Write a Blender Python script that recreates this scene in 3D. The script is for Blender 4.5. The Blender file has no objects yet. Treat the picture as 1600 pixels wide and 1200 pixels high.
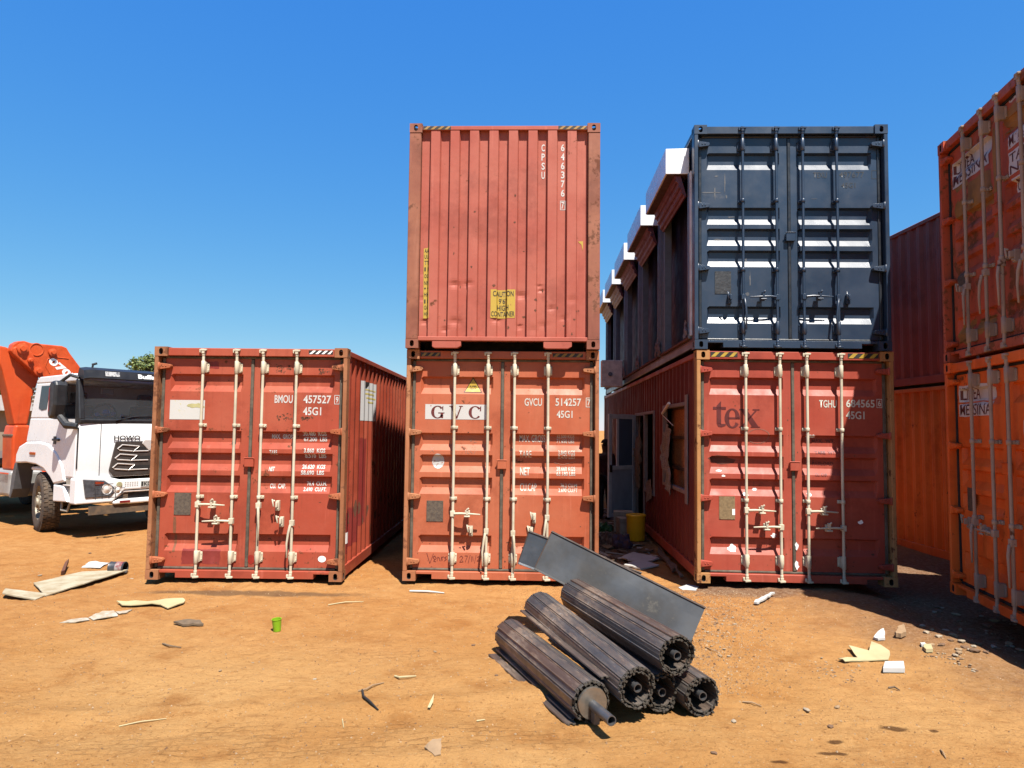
import bpy, bmesh, math, random
import numpy as np
from mathutils import Vector, Matrix
R = math.radians
scene = bpy.context.scene
COL = scene.collection
rnd = random.Random(7)

# ------------------------------------------------------------------ camera, sky, sun, exposure
CAM_Z = 1.95
PITCH, ROLL, YAW = R(3.68), R(0.613), R(1.75)
cam = bpy.data.objects.new('camera', bpy.data.cameras.new('camera'))
COL.objects.link(cam)
cam.location = (0, 0, CAM_Z)
cam.rotation_euler = (Matrix.Rotation(YAW, 3, 'Z') @ Matrix.Rotation(R(90) + PITCH, 3, 'X') @ Matrix.Rotation(ROLL, 3, 'Z')).to_euler()
cam.data.sensor_width = 36
cam.data.lens = 1100 / 1600 * 36
cam.data.clip_start = 0.05
cam.data.clip_end = 6000
scene.camera = cam

SUN_EL, SUN_AZ = R(61.3), R(156.2)      # azimuth clockwise from +Y
world = bpy.data.worlds.new('World')
scene.world = world
world.use_nodes = True
wn = world.node_tree
bg = wn.nodes['Background']
sky = wn.nodes.new('ShaderNodeTexSky')
sky.sky_type = 'NISHITA'
sky.sun_disc = False
sky.sun_elevation = SUN_EL
sky.sun_rotation = SUN_AZ
sky.altitude = 1600
sky.air_density = 1.0
sky.dust_density = 0.35
sky.ozone_density = 2.6
# the clear, saturated sky of the photograph: one tone curve per channel over the whole dome
sp_ = wn.nodes.new('ShaderNodeSeparateColor')
cb_ = wn.nodes.new('ShaderNodeCombineColor')
wn.links.new(sky.outputs[0], sp_.inputs[0])
for k, (power, gain) in enumerate(((1.22, .345), (.66, 1.06), (.13, 3.45))):
    p_ = wn.nodes.new('ShaderNodeMath'); p_.operation = 'POWER'; p_.inputs[1].default_value = power
    m_ = wn.nodes.new('ShaderNodeMath'); m_.operation = 'MULTIPLY'; m_.inputs[1].default_value = gain
    wn.links.new(sp_.outputs[k], p_.inputs[0]); wn.links.new(p_.outputs[0], m_.inputs[0]); wn.links.new(m_.outputs[0], cb_.inputs[k])
wn.links.new(cb_.outputs[0], bg.inputs[0])
bg.inputs[1].default_value = 0.080

sd = bpy.data.lights.new('sun', 'SUN')
sd.energy = 5.0
sd.angle = R(0.5)
sd.color = (1.0, 0.95, 0.87)
sun = bpy.data.objects.new('sun', sd)
COL.objects.link(sun)
sdir = Vector((math.sin(SUN_AZ) * math.cos(SUN_EL), math.cos(SUN_AZ) * math.cos(SUN_EL), math.sin(SUN_EL)))
sun.rotation_euler = sdir.to_track_quat('Z', 'Y').to_euler()
sun.location = (8, -10, 30)

scene.view_settings.view_transform = 'Standard'
scene.view_settings.look = 'None'
scene.view_settings.exposure = 1.3
scene.view_settings.gamma = 1.0
scene.view_settings.use_curve_mapping = False
scene.render.engine = 'CYCLES'
scene.cycles.max_bounces = 6
scene.cycles.diffuse_bounces = 3
scene.cycles.use_denoising = True


# ------------------------------------------------------------------ helpers
def ray(u, v):
    """direction of the photo's pixel (1600x1200), used to find where things stand on the ground"""
    cr, sr = math.cos(ROLL), math.sin(ROLL)
    a, b = u - 800, v - 600
    uu, vv = a * cr + b * sr, -a * sr + b * cr
    d = (uu / 1100, 1.0, -vv / 1100)
    cp, sp = math.cos(PITCH), math.sin(PITCH)
    y, z = d[1] * cp - d[2] * sp, d[1] * sp + d[2] * cp
    cy, sy = math.cos(YAW), math.sin(YAW)
    return Vector((d[0] * cy - y * sy, d[0] * sy + y * cy, z))


def at(u, v, z=0.0):
    d = ray(u, v)
    t = (z - CAM_Z) / d.z
    return Vector((d.x * t, d.y * t, z))


class MB:
    def __init__(self):
        self.v, self.f, self.m, self.s = [], [], [], []

    def face(self, idx, m=0, smooth=False):
        self.f.append(tuple(idx)); self.m.append(m); self.s.append(smooth)

    def poly(self, pts, m=0):
        b = len(self.v)
        self.v += [tuple(p) for p in pts]
        self.face(range(b, b + len(pts)), m)
        return self

    def box(self, x0, x1, y0, y1, z0, z1, m=0, M=None):
        b = len(self.v)
        ps = [(x0, y0, z0), (x1, y0, z0), (x1, y1, z0), (x0, y1, z0), (x0, y0, z1), (x1, y0, z1), (x1, y1, z1), (x0, y1, z1)]
        if M is not None:
            ps = [tuple(M @ Vector(p)) for p in ps]
        self.v += ps
        for f in ((0, 3, 2, 1), (4, 5, 6, 7), (0, 1, 5, 4), (1, 2, 6, 5), (2, 3, 7, 6), (3, 0, 4, 7)):
            self.face([b + i for i in f], m)
        return self

    def prism(self, pts, axis, a, b, m=0):
        """polygon extruded along an axis; pts are the other two coordinates in axis order"""
        def P(p, t):
            if axis == 'x': return (t, p[0], p[1])
            if axis == 'y': return (p[0], t, p[1])
            return (p[0], p[1], t)
        n = len(pts); base = len(self.v)
        self.v += [P(p, a) for p in pts] + [P(p, b) for p in pts]
        self.face(range(base, base + n), m)
        self.face(range(base + 2 * n - 1, base + n - 1, -1), m)
        for i in range(n):
            j = (i + 1) % n
            self.face((base + i, base + n + i, base + n + j, base + j), m)
        return self

    def tube(self, pts, r, n=10, m=0, caps=True):
        pts = [Vector(p) for p in pts]
        rs = r if isinstance(r, (list, tuple)) else [r] * len(pts)
        base = len(self.v)
        up = None
        for i, p in enumerate(pts):
            d = (pts[min(i + 1, len(pts) - 1)] - pts[max(i - 1, 0)]).normalized()
            if up is None:
                up = Vector((0, 0, 1)) if abs(d.z) < .9 else Vector((1, 0, 0))
            a = d.cross(up).normalized()
            up = a.cross(d).normalized()
            for k in range(n):
                t = 2 * math.pi * k / n
                self.v.append(tuple(p + (a * math.cos(t) + up * math.sin(t)) * rs[i]))
        for i in range(len(pts) - 1):
            for k in range(n):
                q = (k + 1) % n
                self.face((base + i * n + k, base + i * n + q, base + (i + 1) * n + q, base + (i + 1) * n + k), m, True)
        if caps:
            self.face([base + k for k in range(n)][::-1], m)
            self.face([base + (len(pts) - 1) * n + k for k in range(n)], m)
        return self

    def lathe(self, prof, c, ax, n=20, m=0, close=False):
        """profile of (radius, distance along the axis)"""
        ax = Vector(ax).normalized(); c = Vector(c)
        a = ax.orthogonal().normalized(); b = ax.cross(a)
        base = len(self.v)
        for (r, h) in prof:
            for k in range(n):
                t = 2 * math.pi * k / n
                self.v.append(tuple(c + ax * h + (a * math.cos(t) + b * math.sin(t)) * r))
        for i in range(len(prof) - 1):
            for k in range(n):
                q = (k + 1) % n
                self.face((base + i * n + k, base + i * n + q, base + (i + 1) * n + q, base + (i + 1) * n + k), m, True)
        if close:
            self.face([base + k for k in range(n)][::-1], m)
            self.face([base + (len(prof) - 1) * n + k for k in range(n)], m)
        return self

    def grid(self, xs, zs, fn, m=0, smooth=False):
        base = len(self.v); n = len(xs)
        for z in zs:
            for x in xs:
                self.v.append(tuple(fn(x, z)))
        for j in range(len(zs) - 1):
            for i in range(n - 1):
                self.face((base + j * n + i, base + j * n + i + 1, base + (j + 1) * n + i + 1, base + (j + 1) * n + i), m, smooth)
        return self

    def mesh(self, name, mats):
        me = bpy.data.meshes.new(name)
        me.from_pydata(self.v, [], self.f)
        for mt in (mats if isinstance(mats, (list, tuple)) else [mats]):
            me.materials.append(mt)
        me.polygons.foreach_set('material_index', self.m)
        me.polygons.foreach_set('use_smooth', self.s)
        me.update()
        if any(self.s): me.set_sharp_from_angle(angle=R(38))
        return me

    def build(self, name, mats, parent=None, bevel=0, seg=1, fix=True):
        me = self.mesh(name, mats)
        if fix:
            bm = bmesh.new(); bm.from_mesh(me)
            bmesh.ops.recalc_face_normals(bm, faces=bm.faces)
            bm.to_mesh(me); bm.free()
        return link(name, me, parent, bevel, seg)


def link(name, me, parent=None, bevel=0, seg=1):
    o = bpy.data.objects.new(name, me)
    COL.objects.link(o)
    if parent is not None:
        o.parent = parent
    if bevel:
        md = o.modifiers.new('bevel', 'BEVEL')
        md.width = bevel; md.segments = seg; md.limit_method = 'ANGLE'; md.angle_limit = R(35)
    return o


def tag(o, label=None, cat=None, group=None, kind=None):
    if label: o['label'] = label
    if cat: o['category'] = cat
    if group: o['group'] = group
    if kind: o['kind'] = kind
    return o


def thing(name, label, cat, loc=(0, 0, 0), rz=0.0, group=None):
    o = bpy.data.objects.new(name, None)
    COL.objects.link(o)
    o.location = loc
    o.rotation_euler = (0, 0, rz)
    o.empty_display_size = .2
    return tag(o, label, cat, group)


# ------------------------------------------------------------------ material helpers
ALB = .48      # colours below were mixed a little bright; this brings them to real-world reflectance


class NT:
    def __init__(self, name, space='Object', seed=0.0):
        self.mat = bpy.data.materials.new(name)
        self.mat.use_nodes = True
        self.t = self.mat.node_tree
        self.b = self.t.nodes['Principled BSDF']
        self.out = self.t.nodes['Material Output']
        tc = self.t.nodes.new('ShaderNodeTexCoord')
        mp = self.t.nodes.new('ShaderNodeMapping')
        mp.inputs['Location'].default_value = (seed * 3.1, seed * 1.7, seed * 2.3)
        self.t.links.new(tc.outputs[space], mp.inputs['Vector'])
        self.co = mp.outputs[0]

    def new(self, t): return self.t.nodes.new(t)
    def ln(self, a, b): self.t.links.new(a, b)

    def scaled(self, s, rot=(0, 0, 0)):
        mp = self.new('ShaderNodeMapping')
        mp.inputs['Scale'].default_value = s
        mp.inputs['Rotation'].default_value = rot
        self.ln(self.co, mp.inputs['Vector'])
        return mp.outputs[0]

    def noise(self, scale, detail=4, rough=.55, vec=None, dist=0.0):
        n = self.new('ShaderNodeTexNoise')
        n.inputs['Scale'].default_value = scale
        n.inputs['Detail'].default_value = detail
        n.inputs['Roughness'].default_value = rough
        n.inputs['Distortion'].default_value = dist
        self.ln(vec or self.co, n.inputs['Vector'])
        return n.outputs['Fac']

    def ramp(self, fac, a, b, lo=0.0, hi=1.0):
        m = self.new('ShaderNodeMapRange')
        m.inputs['From Min'].default_value = a; m.inputs['From Max'].default_value = b
        m.inputs['To Min'].default_value = lo; m.inputs['To Max'].default_value = hi
        m.interpolation_type = 'SMOOTHSTEP'
        self.ln(fac, m.inputs['Value'])
        return m.outputs[0]

    def val(self, sock, x):
        if isinstance(x, (int, float)): sock.default_value = x
        elif isinstance(x, tuple): sock.default_value = (*x, 1) if len(x) == 3 else x
        else: self.ln(x, sock)

    def mix(self, fac, a, b, mode='MIX'):
        m = self.new('ShaderNodeMix')
        m.data_type = 'RGBA'; m.blend_type = mode
        self.val(m.inputs[0], fac); self.val(m.inputs[6], a); self.val(m.inputs[7], b)
        return m.outputs[2]

    def math(self, op, a, b=0.0):
        m = self.new('ShaderNodeMath'); m.operation = op
        self.val(m.inputs[0], a); self.val(m.inputs[1], b)
        return m.outputs[0]

    def bump(self, h, strength=.3, dist=.01, prev=None):
        b = self.new('ShaderNodeBump')
        b.inputs['Strength'].default_value = strength
        b.inputs['Distance'].default_value = dist
        self.ln(h, b.inputs['Height'])
        if prev is not None: self.ln(prev, b.inputs['Normal'])
        return b.outputs[0]

    def done(self, color=None, rough=.5, metal=0.0, normal=None, spec=None, al=None):
        al = ALB if al is None else al
        if color is not None and isinstance(metal, (int, float)) and metal < .3 and al != 1:
            color = tuple(x * al for x in color) if isinstance(color, tuple) else self.mix(1.0, color, (al, al, al), 'MULTIPLY')
        if color is not None: self.val(self.b.inputs['Base Color'], color)
        self.val(self.b.inputs['Roughness'], rough)
        self.val(self.b.inputs['Metallic'], metal)
        if normal is not None: self.ln(normal, self.b.inputs['Normal'])
        if spec is not None: self.b.inputs['Specular IOR Level'].default_value = spec
        return self.mat


RUST = (.13, .045, .018)


def paint(name, base, fade, rust=.3, rough=.5, seed=1.0, streak=.25, rustcol=RUST, scratch=.3, chalk=1.0, spec=.22, al=.68):
    n = NT(name, seed=seed)
    f = n.ramp(n.noise(.8, 5, .6), .32, .68)
    c = n.mix(f, base, fade)
    f = n.ramp(n.noise(1.0, 4, .6, n.scaled((9, 9, .55))), .52, .75, 0, streak)
    c = n.mix(f, c, tuple(x * .55 for x in base))
    f = n.ramp(n.noise(1.0, 3, .6, n.scaled((14, 14, .9))), .58, .78, 0, .28 * chalk)
    c = n.mix(f, c, tuple(min(1, x * 1.5 + .05) for x in fade))
    sp = n.noise(7.5, 9, .72)
    reg = n.noise(1.6, 3, .6)
    s2 = n.math('ADD', sp, n.math('MULTIPLY', reg, .55))
    rf = n.ramp(s2, 1.08 - .34 * rust, 1.16 - .34 * rust)
    c = n.mix(rf, c, rustcol)
    st = n.ramp(n.noise(1.3, 7, .70), .49, .66, 0, .55)
    c = n.mix(st, c, tuple(x * .62 for x in base))
    sc2 = n.ramp(n.noise(1.0, 5, .7, n.scaled((5, 5, 48), (.12, .2, .1))), .66, .72, 0, scratch * .8)
    c = n.mix(sc2, c, tuple(min(1, x * 1.1 + .08) for x in fade))
    run = n.math('MULTIPLY', n.ramp(n.noise(1.0, 3, .55, n.scaled((22, 22, .8))), .60, .76), n.ramp(n.noise(1.1, 4, .6), .46, .62))
    c = n.mix(n.math('MULTIPLY', run, min(.75, rust * 1.3)), c, tuple(a_ * .55 + b_ * .45 for a_, b_ in zip(rustcol, base)))
    sc = n.ramp(n.noise(1.0, 6, .7, n.scaled((60, 60, 9), (0.3, .2, .5))), .70, .74, 0, scratch)
    c = n.mix(sc, c, tuple(min(1, x * 1.25 + .10) for x in fade))
    b1 = n.bump(n.noise(2.2, 3, .5), .38, .03)
    b2 = n.bump(n.noise(70, 3, .6), .12, .004, b1)
    rr = n.math('ADD', n.math('MULTIPLY', rf, .3), n.ramp(n.noise(3, 4), .3, .7, rough - .08, rough + .1))
    return n.done(c, rr, 0.0, b2, spec, al=al)


def plain(name, col, rough=.5, metal=0.0, var=.25, scale=6, seed=2.0, bumps=.15, col2=None, bscale=40, al=None):
    n = NT(name, seed=seed)
    f = n.ramp(n.noise(scale, 5, .62), .35, .68)
    c = n.mix(f, col, col2 if col2 else tuple(x * (1 - var) for x in col))
    nb = n.bump(n.noise(bscale, 4, .6), bumps, .006)
    rr = n.ramp(n.noise(scale * 1.7, 3), .3, .7, max(.05, rough - .07), min(1, rough + .09))
    return n.done(c, rr, metal, nb, al=al)


def print_mat(name, col, under, wear=.35, seed=3.0):
    """paint or sticker worn through to what is below it"""
    n = NT(name, seed=seed)
    f = n.ramp(n.math('ADD', n.noise(26, 8, .7), n.math('MULTIPLY', n.noise(3.0, 3), .5)), 1.0 - .36 * wear, 1.08 - .36 * wear)
    c = n.mix(f, col, under)
    return n.done(c, .55)


def glass_mat(name, tint=(.55, .62, .66), rough=.02, sky_veil=0.0):
    m = bpy.data.materials.new(name); m.use_nodes = True
    t = m.node_tree; t.nodes.clear()
    o = t.nodes.new('ShaderNodeOutputMaterial')
    tr = t.nodes.new('ShaderNodeBsdfTransparent'); tr.inputs[0].default_value = (*tint, 1)
    gl = t.nodes.new('ShaderNodeBsdfGlossy'); gl.inputs['Roughness'].default_value = rough
    fr = t.nodes.new('ShaderNodeFresnel'); fr.inputs[0].default_value = 1.5
    mx = t.nodes.new('ShaderNodeMixShader')
    t.links.new(fr.outputs[0], mx.inputs[0]); t.links.new(tr.outputs[0], mx.inputs[1]); t.links.new(gl.outputs[0], mx.inputs[2])
    if sky_veil:
        df = t.nodes.new('ShaderNodeBsdfDiffuse'); df.inputs[0].default_value = (.42, .45, .48, 1)  # pale diffuse layer standing in for sky reflected on the glass
        m2 = t.nodes.new('ShaderNodeMixShader'); m2.inputs[0].default_value = sky_veil
        t.links.new(mx.outputs[0], m2.inputs[1]); t.links.new(df.outputs[0], m2.inputs[2])
        t.links.new(m2.outputs[0], o.inputs[0])
    else:
        t.links.new(mx.outputs[0], o.inputs[0])
    return m


# ------------------------------------------------------------------ ground
def vnoise(x, y, seed):
    xi, yi = np.floor(x), np.floor(y)
    xf, yf = x - xi, y - yi
    def h(a, b):
        s = np.sin(a * 127.1 + b * 311.7 + seed * 74.7) * 43758.5453
        return s - np.floor(s)
    u, w = xf * xf * (3 - 2 * xf), yf * yf * (3 - 2 * yf)
    return (h(xi, yi) * (1 - u) + h(xi + 1, yi) * u) * (1 - w) + (h(xi, yi + 1) * (1 - u) + h(xi + 1, yi + 1) * u) * w - .5


def sstep(x, a, b):
    t = np.clip((x - a) / (b - a), 0, 1)
    return t * t * (3 - 2 * t)


def height(x, y):
    x = np.asarray(x, float); y = np.asarray(y, float)
    h = .05 * vnoise(x * .55, y * .55, 1) + .026 * vnoise(x * 1.7, y * 1.7, 2) + .015 * vnoise(x * 5 + 3, y * 5, 3) + .013 * vnoise(x * 14, y * 14, 4) + .007 * vnoise(x * 31, y * 31, 5)
    edge = 3.95 + .35 * vnoise(y * .9, y * 0 + 3.3, 6) + .25 * vnoise(y * 2.7, y * 0, 9)
    dip = sstep(x, edge - .05, edge + .55) * sstep(y, 4.5, 6.6) * (1 - sstep(y, 12, 16))
    h = h - .10 * dip + .05 * np.exp(-((x - edge + .25) / .45) ** 2) * sstep(y, 5.6, 6.8) * (1 - sstep(y, 8.2, 9.6))
    # rubble ridge between the pile and the tex container, wheel ruts across the front
    rub = np.exp(-(((x - 2.15 + .33 * (8.6 - y)) / .5) ** 2)) * sstep(y, 5.2, 6.4) * (1 - sstep(y, 8.6, 9.6))
    h = h + rub * (.035 * vnoise(x * 9, y * 9, 11) + .02)
    h = h - .05 * np.exp(-((y - 8.35) / .35) ** 2) * sstep(x, -5.2, -4.6) * (1 - sstep(x, 1.0, 1.6)) * .5
    for (a, b, w) in ((4.1, .16, .22), (5.0, .16, .22)):
        h = h - (.028 * np.exp(-((y - a - b * x) / w) ** 2) - .016 * np.exp(-((y - a - b * x - w * 1.35) / (w * .45)) ** 2)) * (.7 + .9 * vnoise(x * 1.3, y * 0 + a, 15)) * (1 - sstep(x, 1.0, 3.0))
    far = sstep(np.hypot(x, y), 30, 120)
    return h * (1 - far) - .25 * far


def gz(x, y): return float(height(x, y))


def gat(u, v):
    p = at(u, v)
    for _ in range(3):
        p = at(u, v, gz(p.x, p.y))
    return p


def axis(lo, hi, step, far):
    a = list(np.arange(lo, hi + 1e-6, step))
    s, up = step, hi
    while up < far:
        s *= 1.28; up += s; a.append(up)
    s, dn = step, lo
    while dn > -far:
        s *= 1.28; dn -= s; a.insert(0, dn)
    return np.array(a)


gx, gy = axis(-7.5, 6.5, .034, 3000), axis(3.4, 11.5, .03, 3000)
GX, GY = np.meshgrid(gx, gy)
GZ = height(GX, GY)
nx, ny = len(gx), len(gy)
me = bpy.data.meshes.new('ground')
me.vertices.add(nx * ny)
me.vertices.foreach_set('co', np.stack([GX, GY, GZ], -1).astype(np.float32).ravel())
ii = (np.arange(ny - 1)[:, None] * nx + np.arange(nx - 1)[None, :]).ravel()
quads = np.stack([ii, ii + 1, ii + nx + 1, ii + nx], 1)
me.loops.add(quads.size)
me.loops.foreach_set('vertex_index', quads.astype(np.int32).ravel())
me.polygons.add(len(quads))
me.polygons.foreach_set('loop_start', (np.arange(len(quads)) * 4).astype(np.int32))
me.polygons.foreach_set('loop_total', np.full(len(quads), 4, np.int32))
me.update(calc_edges=True)
me.polygons.foreach_set('use_smooth', np.ones(len(quads), bool))


def ground_mat():
    n = NT('dirt')
    base, light, dark = (.66, .325, .108), (.78, .44, .17), (.46, .19, .055)
    c = n.mix(n.ramp(n.noise(.45, 5, .6), .35, .65), base, light)
    c = n.mix(n.ramp(n.noise(1.7, 6, .65), .50, .72, 0, .75), c, dark)
    c = n.mix(n.ramp(n.noise(6.5, 6, .7), .52, .72, 0, .5), c, (.44, .19, .06))
    c = n.mix(n.ramp(n.noise(30, 6, .75), .56, .66, 0, .7), c, (.25, .105, .04))
    c = n.mix(n.ramp(n.noise(1.0, 6, .7, n.scaled((2.4, 17, 1), (0, 0, .12))), .54, .66, 0, .45), c, (.44, .20, .07))
    c = n.mix(n.ramp(n.noise(110, 3, .7), .60, .68, 0, .6), c, (.20, .085, .035))
    c = n.mix(n.ramp(n.noise(55, 3, .7), .60, .70, 0, .6), c, (.85, .58, .28))
    c = n.mix(n.ramp(n.noise(1.0, 5, .6, n.scaled((.9, 3.2, 1), (0, 0, .25))), .56, .72, 0, .4), c, (.62, .35, .14))
    sx = n.new('ShaderNodeSeparateXYZ'); n.ln(n.co, sx.inputs[0])
    X, Y = sx.outputs[0], sx.outputs[1]
    # redder, more trodden earth towards the containers, paler dust nearer
    yw = n.math('ADD', Y, n.math('MULTIPLY', n.math('SUBTRACT', n.noise(.9, 5, .65), .5), 5.0))
    c = n.mix(n.ramp(yw, 4.8, 7.8, 0, .5), c, n.mix(n.ramp(n.noise(5, 6, .7), .4, .62), (.52, .20, .06), (.66, .31, .11)))

    def blob(cx, cy, rx, ry, wob=.5, sc=3.0, soft=.35):
        dx = n.math('MULTIPLY', n.math('SUBTRACT', X, cx), 1 / rx)
        dy = n.math('MULTIPLY', n.math('SUBTRACT', Y, cy), 1 / ry)
        d = n.math('SQRT', n.math('ADD', n.math('MULTIPLY', dx, dx), n.math('MULTIPLY', dy, dy)))
        d = n.math('ADD', d, n.math('MULTIPLY', n.math('SUBTRACT', n.noise(sc, 5, .65), .5), wob * 2))
        return n.ramp(d, 1 - soft, 1 + soft, 1, 0)
    # grey gravelly places: by the tex container and all over the lower yard on the right
    gv = n.math('MAXIMUM', blob(2.75, 8.9, .9, .45, .6, 2.5), blob(6.2, 8.6, 2.9, 4.2, .35, 1.2))
    gcol = n.mix(n.ramp(n.noise(24, 5, .7), .4, .62), (.22, .115, .07), (.36, .24, .165))
    c = n.mix(n.math('MULTIPLY', gv, .85), c, gcol)
    # alley floor: trodden rubbish and dust
    c = n.mix(n.math('MULTIPLY', blob(1.2, 14.2, 1.1, 3.6, .4, 2), .8), c, n.mix(n.ramp(n.noise(11, 6, .7), .4, .6), (.16, .10, .07), (.33, .25, .19)))
    # soot below the lone container's doors
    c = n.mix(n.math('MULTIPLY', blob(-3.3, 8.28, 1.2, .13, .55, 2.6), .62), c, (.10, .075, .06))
    for (u, v, rx, ry) in ((1398, 1140, .085, .04), (1305, 1158, .05, .022), (1300, 1175, .09, .025), (1218, 1190, .05, .02), (1459, 1143, .03, .018)):
        p = at(u, v)
        c = n.mix(n.math('MULTIPLY', blob(p.x, p.y, rx, ry, .5, 14, .3), .8), c, (.085, .035, .018))
    # tyre treads pressed into the dust
    br = n.new('ShaderNodeTexBrick')
    br.inputs['Scale'].default_value = 1.0
    br.inputs['Brick Width'].default_value = .13; br.inputs['Row Height'].default_value = .075
    br.inputs['Mortar Size'].default_value = .014; br.inputs['Mortar Smooth'].default_value = .6
    wv = n.new('ShaderNodeMapping'); wv.inputs['Rotation'].default_value = (0, 0, R(-9)); n.ln(n.co, wv.inputs[0])
    n.ln(wv.outputs[0], br.inputs['Vector'])
    band = n.math('MAXIMUM', blob(-.9, 4.55, 1.6, .25, .5, 2.2), blob(-2.3, 4.35, 1.2, .2, .5, 2.2))
    band = n.math('MAXIMUM', band, blob(-1.3, 6.25, .55, .16, .6, 3))
    band = n.math('MULTIPLY', band, n.ramp(n.noise(4, 3), .38, .6))
    tread = n.math('MULTIPLY', br.outputs['Fac'], band)
    c = n.mix(n.math('MULTIPLY', tread, .25), c, (.27, .12, .045))
    b = n.bump(n.noise(3.5, 6, .65), .5, .05)
    b = n.bump(n.noise(1.0, 6, .7, n.scaled((2.4, 17, 1), (0, 0, .12))), .5, .03, b)
    b = n.bump(n.noise(19, 7, .75), .8, .025, b)
    b = n.bump(n.noise(75, 5, .75), .9, .012, b)
    b = n.bump(n.math('SUBTRACT', 1.0, tread), .5, .012, b)
    return n.done(c, .95, 0, b, .02)


M = {}
M['dirt'] = ground_mat()
me.materials.append(M['dirt'])
ground = link('ground', me)
tag(ground, 'orange trodden dirt yard', kind='structure')

# ------------------------------------------------------------------ common materials
M['cream'] = paint('cream_rod_paint', (.78, .68, .49), (.86, .78, .60), rust=.42, rough=.5, seed=4, streak=.35, scratch=.1, al=.56)
M['cream_old'] = paint('old_rod_paint', (.42, .29, .21), (.50, .38, .29), rust=.6, rough=.6, seed=5, streak=.4)
M['gasket'] = plain('weathered_gasket', (.10, .075, .05), .75, 0, .3, 9, 3, .3, (.20, .16, .11))
M['hole'] = plain('dark_inside', (.02, .016, .014), .9)
M['steel_plate'] = plain('stamped_plate', (.22, .17, .12), .55, .2, .4, 30, 6, .5, (.13, .10, .08), 90)
M['white'] = plain('white_vinyl', (.80, .79, .76), .45, 0, .12, 5, al=.9)
M['yellow'] = plain('yellow_vinyl', (.76, .50, .05), .5, 0, .2, 7)
M['black_ink'] = plain('black_print', (.025, .022, .02), .6)
M['dark_rust'] = plain('rusty_steel', (.22, .075, .03), .85, 0, .3, 30, 8, .3, (.14, .045, .02))
M['floor_wood'] = plain('container_plywood', (.22, .13, .07), .7, 0, .4, 3)


# ------------------------------------------------------------------ containers
CW, CH, CL = 2.438, 2.896, 12.192
ROD_F = (.252, .426, .563, .737)


class Surf:
    """a surface seen face on: (s, z) -> container space, with the lines it bends along"""
    def __init__(self, fn, xb=(), zb=(), off=(0, -1, 0)):
        self.fn, self.xb, self.zb, self.off = fn, list(xb), list(zb), Vector(off)


RECESS = [(.116, .193), (.364, .441), (.459, .536), (.557, .631), (.807, .882)]
DOOR_Y, REC_D = .092, .048
LEAF = ((.108, 1.196), (1.240, 2.330))
RECX = ((.176, 1.100), (1.322, 2.262))


def rec_z():
    out = []
    for a, b in RECESS:
        zt, zb = CH * (1 - a), CH * (1 - b)
        out += [zt, zt - .022, zb + .080, zb]
    return out


def door_depth(z):
    for a, b in RECESS:
        zt, zb = CH * (1 - a), CH * (1 - b)
        if zb <= z <= zt:
            if z > zt - .022: return (zt - z) / .022
            if z < zb + .080: return (z - zb) / .080
            return 1.0
    return 0.0


def door_mask(x):
    for a, b in RECX:
        if a <= x <= b:
            return min(1, (x - a) / .03, (b - x) / .03)
    return 0.0


def door_surf():
    return Surf(lambda x, z: Vector((x, DOOR_Y + REC_D * door_depth(z) * door_mask(x), z)),
                [v for a, b in RECX for v in (a, a + .03, b - .03, b)], rec_z())


DOOR = door_surf()


def end_breaks(p=.2495, x0=.155, x1=2.283):
    # crest - slope - trough - slope, starting with a trough at the left post
    xs = [x0]; x = x0 + .108
    while x < x1 - .12:
        xs += [x, x + .014, x + .014 + .114, x + .014 + .114 + .014]
        x += p
    xs.append(x1)
    return xs


END_B = end_breaks()


def end_y(x):
    xs = END_B
    for i in range(len(xs) - 1):
        if xs[i] <= x <= xs[i + 1]:
            k = i % 4
            t = (x - xs[i]) / (xs[i + 1] - xs[i])
            d = (1, 1 - t, 0, t)[k]
            return .016 + .056 * d
    return .072


ENDS = Surf(lambda x, z: Vector((x, end_y(x), z)), END_B)


def side_breaks(s0, s1, p=.278):
    k0 = math.floor(s0 / p) - 1
    xs = [s0]
    for k in range(k0, k0 + int((s1 - s0) / p) + 4):
        for o in (0, .072, .14, .21):
            v = k * p + o
            if s0 < v < s1: xs.append(v)
    xs.append(s1)
    return xs


def side_d(s, p=.278):
    t = s % p
    if t < .072: return 0.0
    if t < .14: return (t - .072) / .068
    if t < .21: return 1.0
    return 1 - (t - .21) / .068


SIDE_IN, SIDE_D = .024, .036


def side_surf(right):
    if right:
        return Surf(lambda s, z: Vector((CW - SIDE_IN - SIDE_D * side_d(s), s, z)), side_breaks(.1, 12.1), off=(1, 0, 0))
    return Surf(lambda s, z: Vector((SIDE_IN + SIDE_D * side_d(s), s, z)), side_breaks(.1, 12.1), off=(-1, 0, 0))


SIDE_R, SIDE_L = side_surf(True), side_surf(False)


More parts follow.
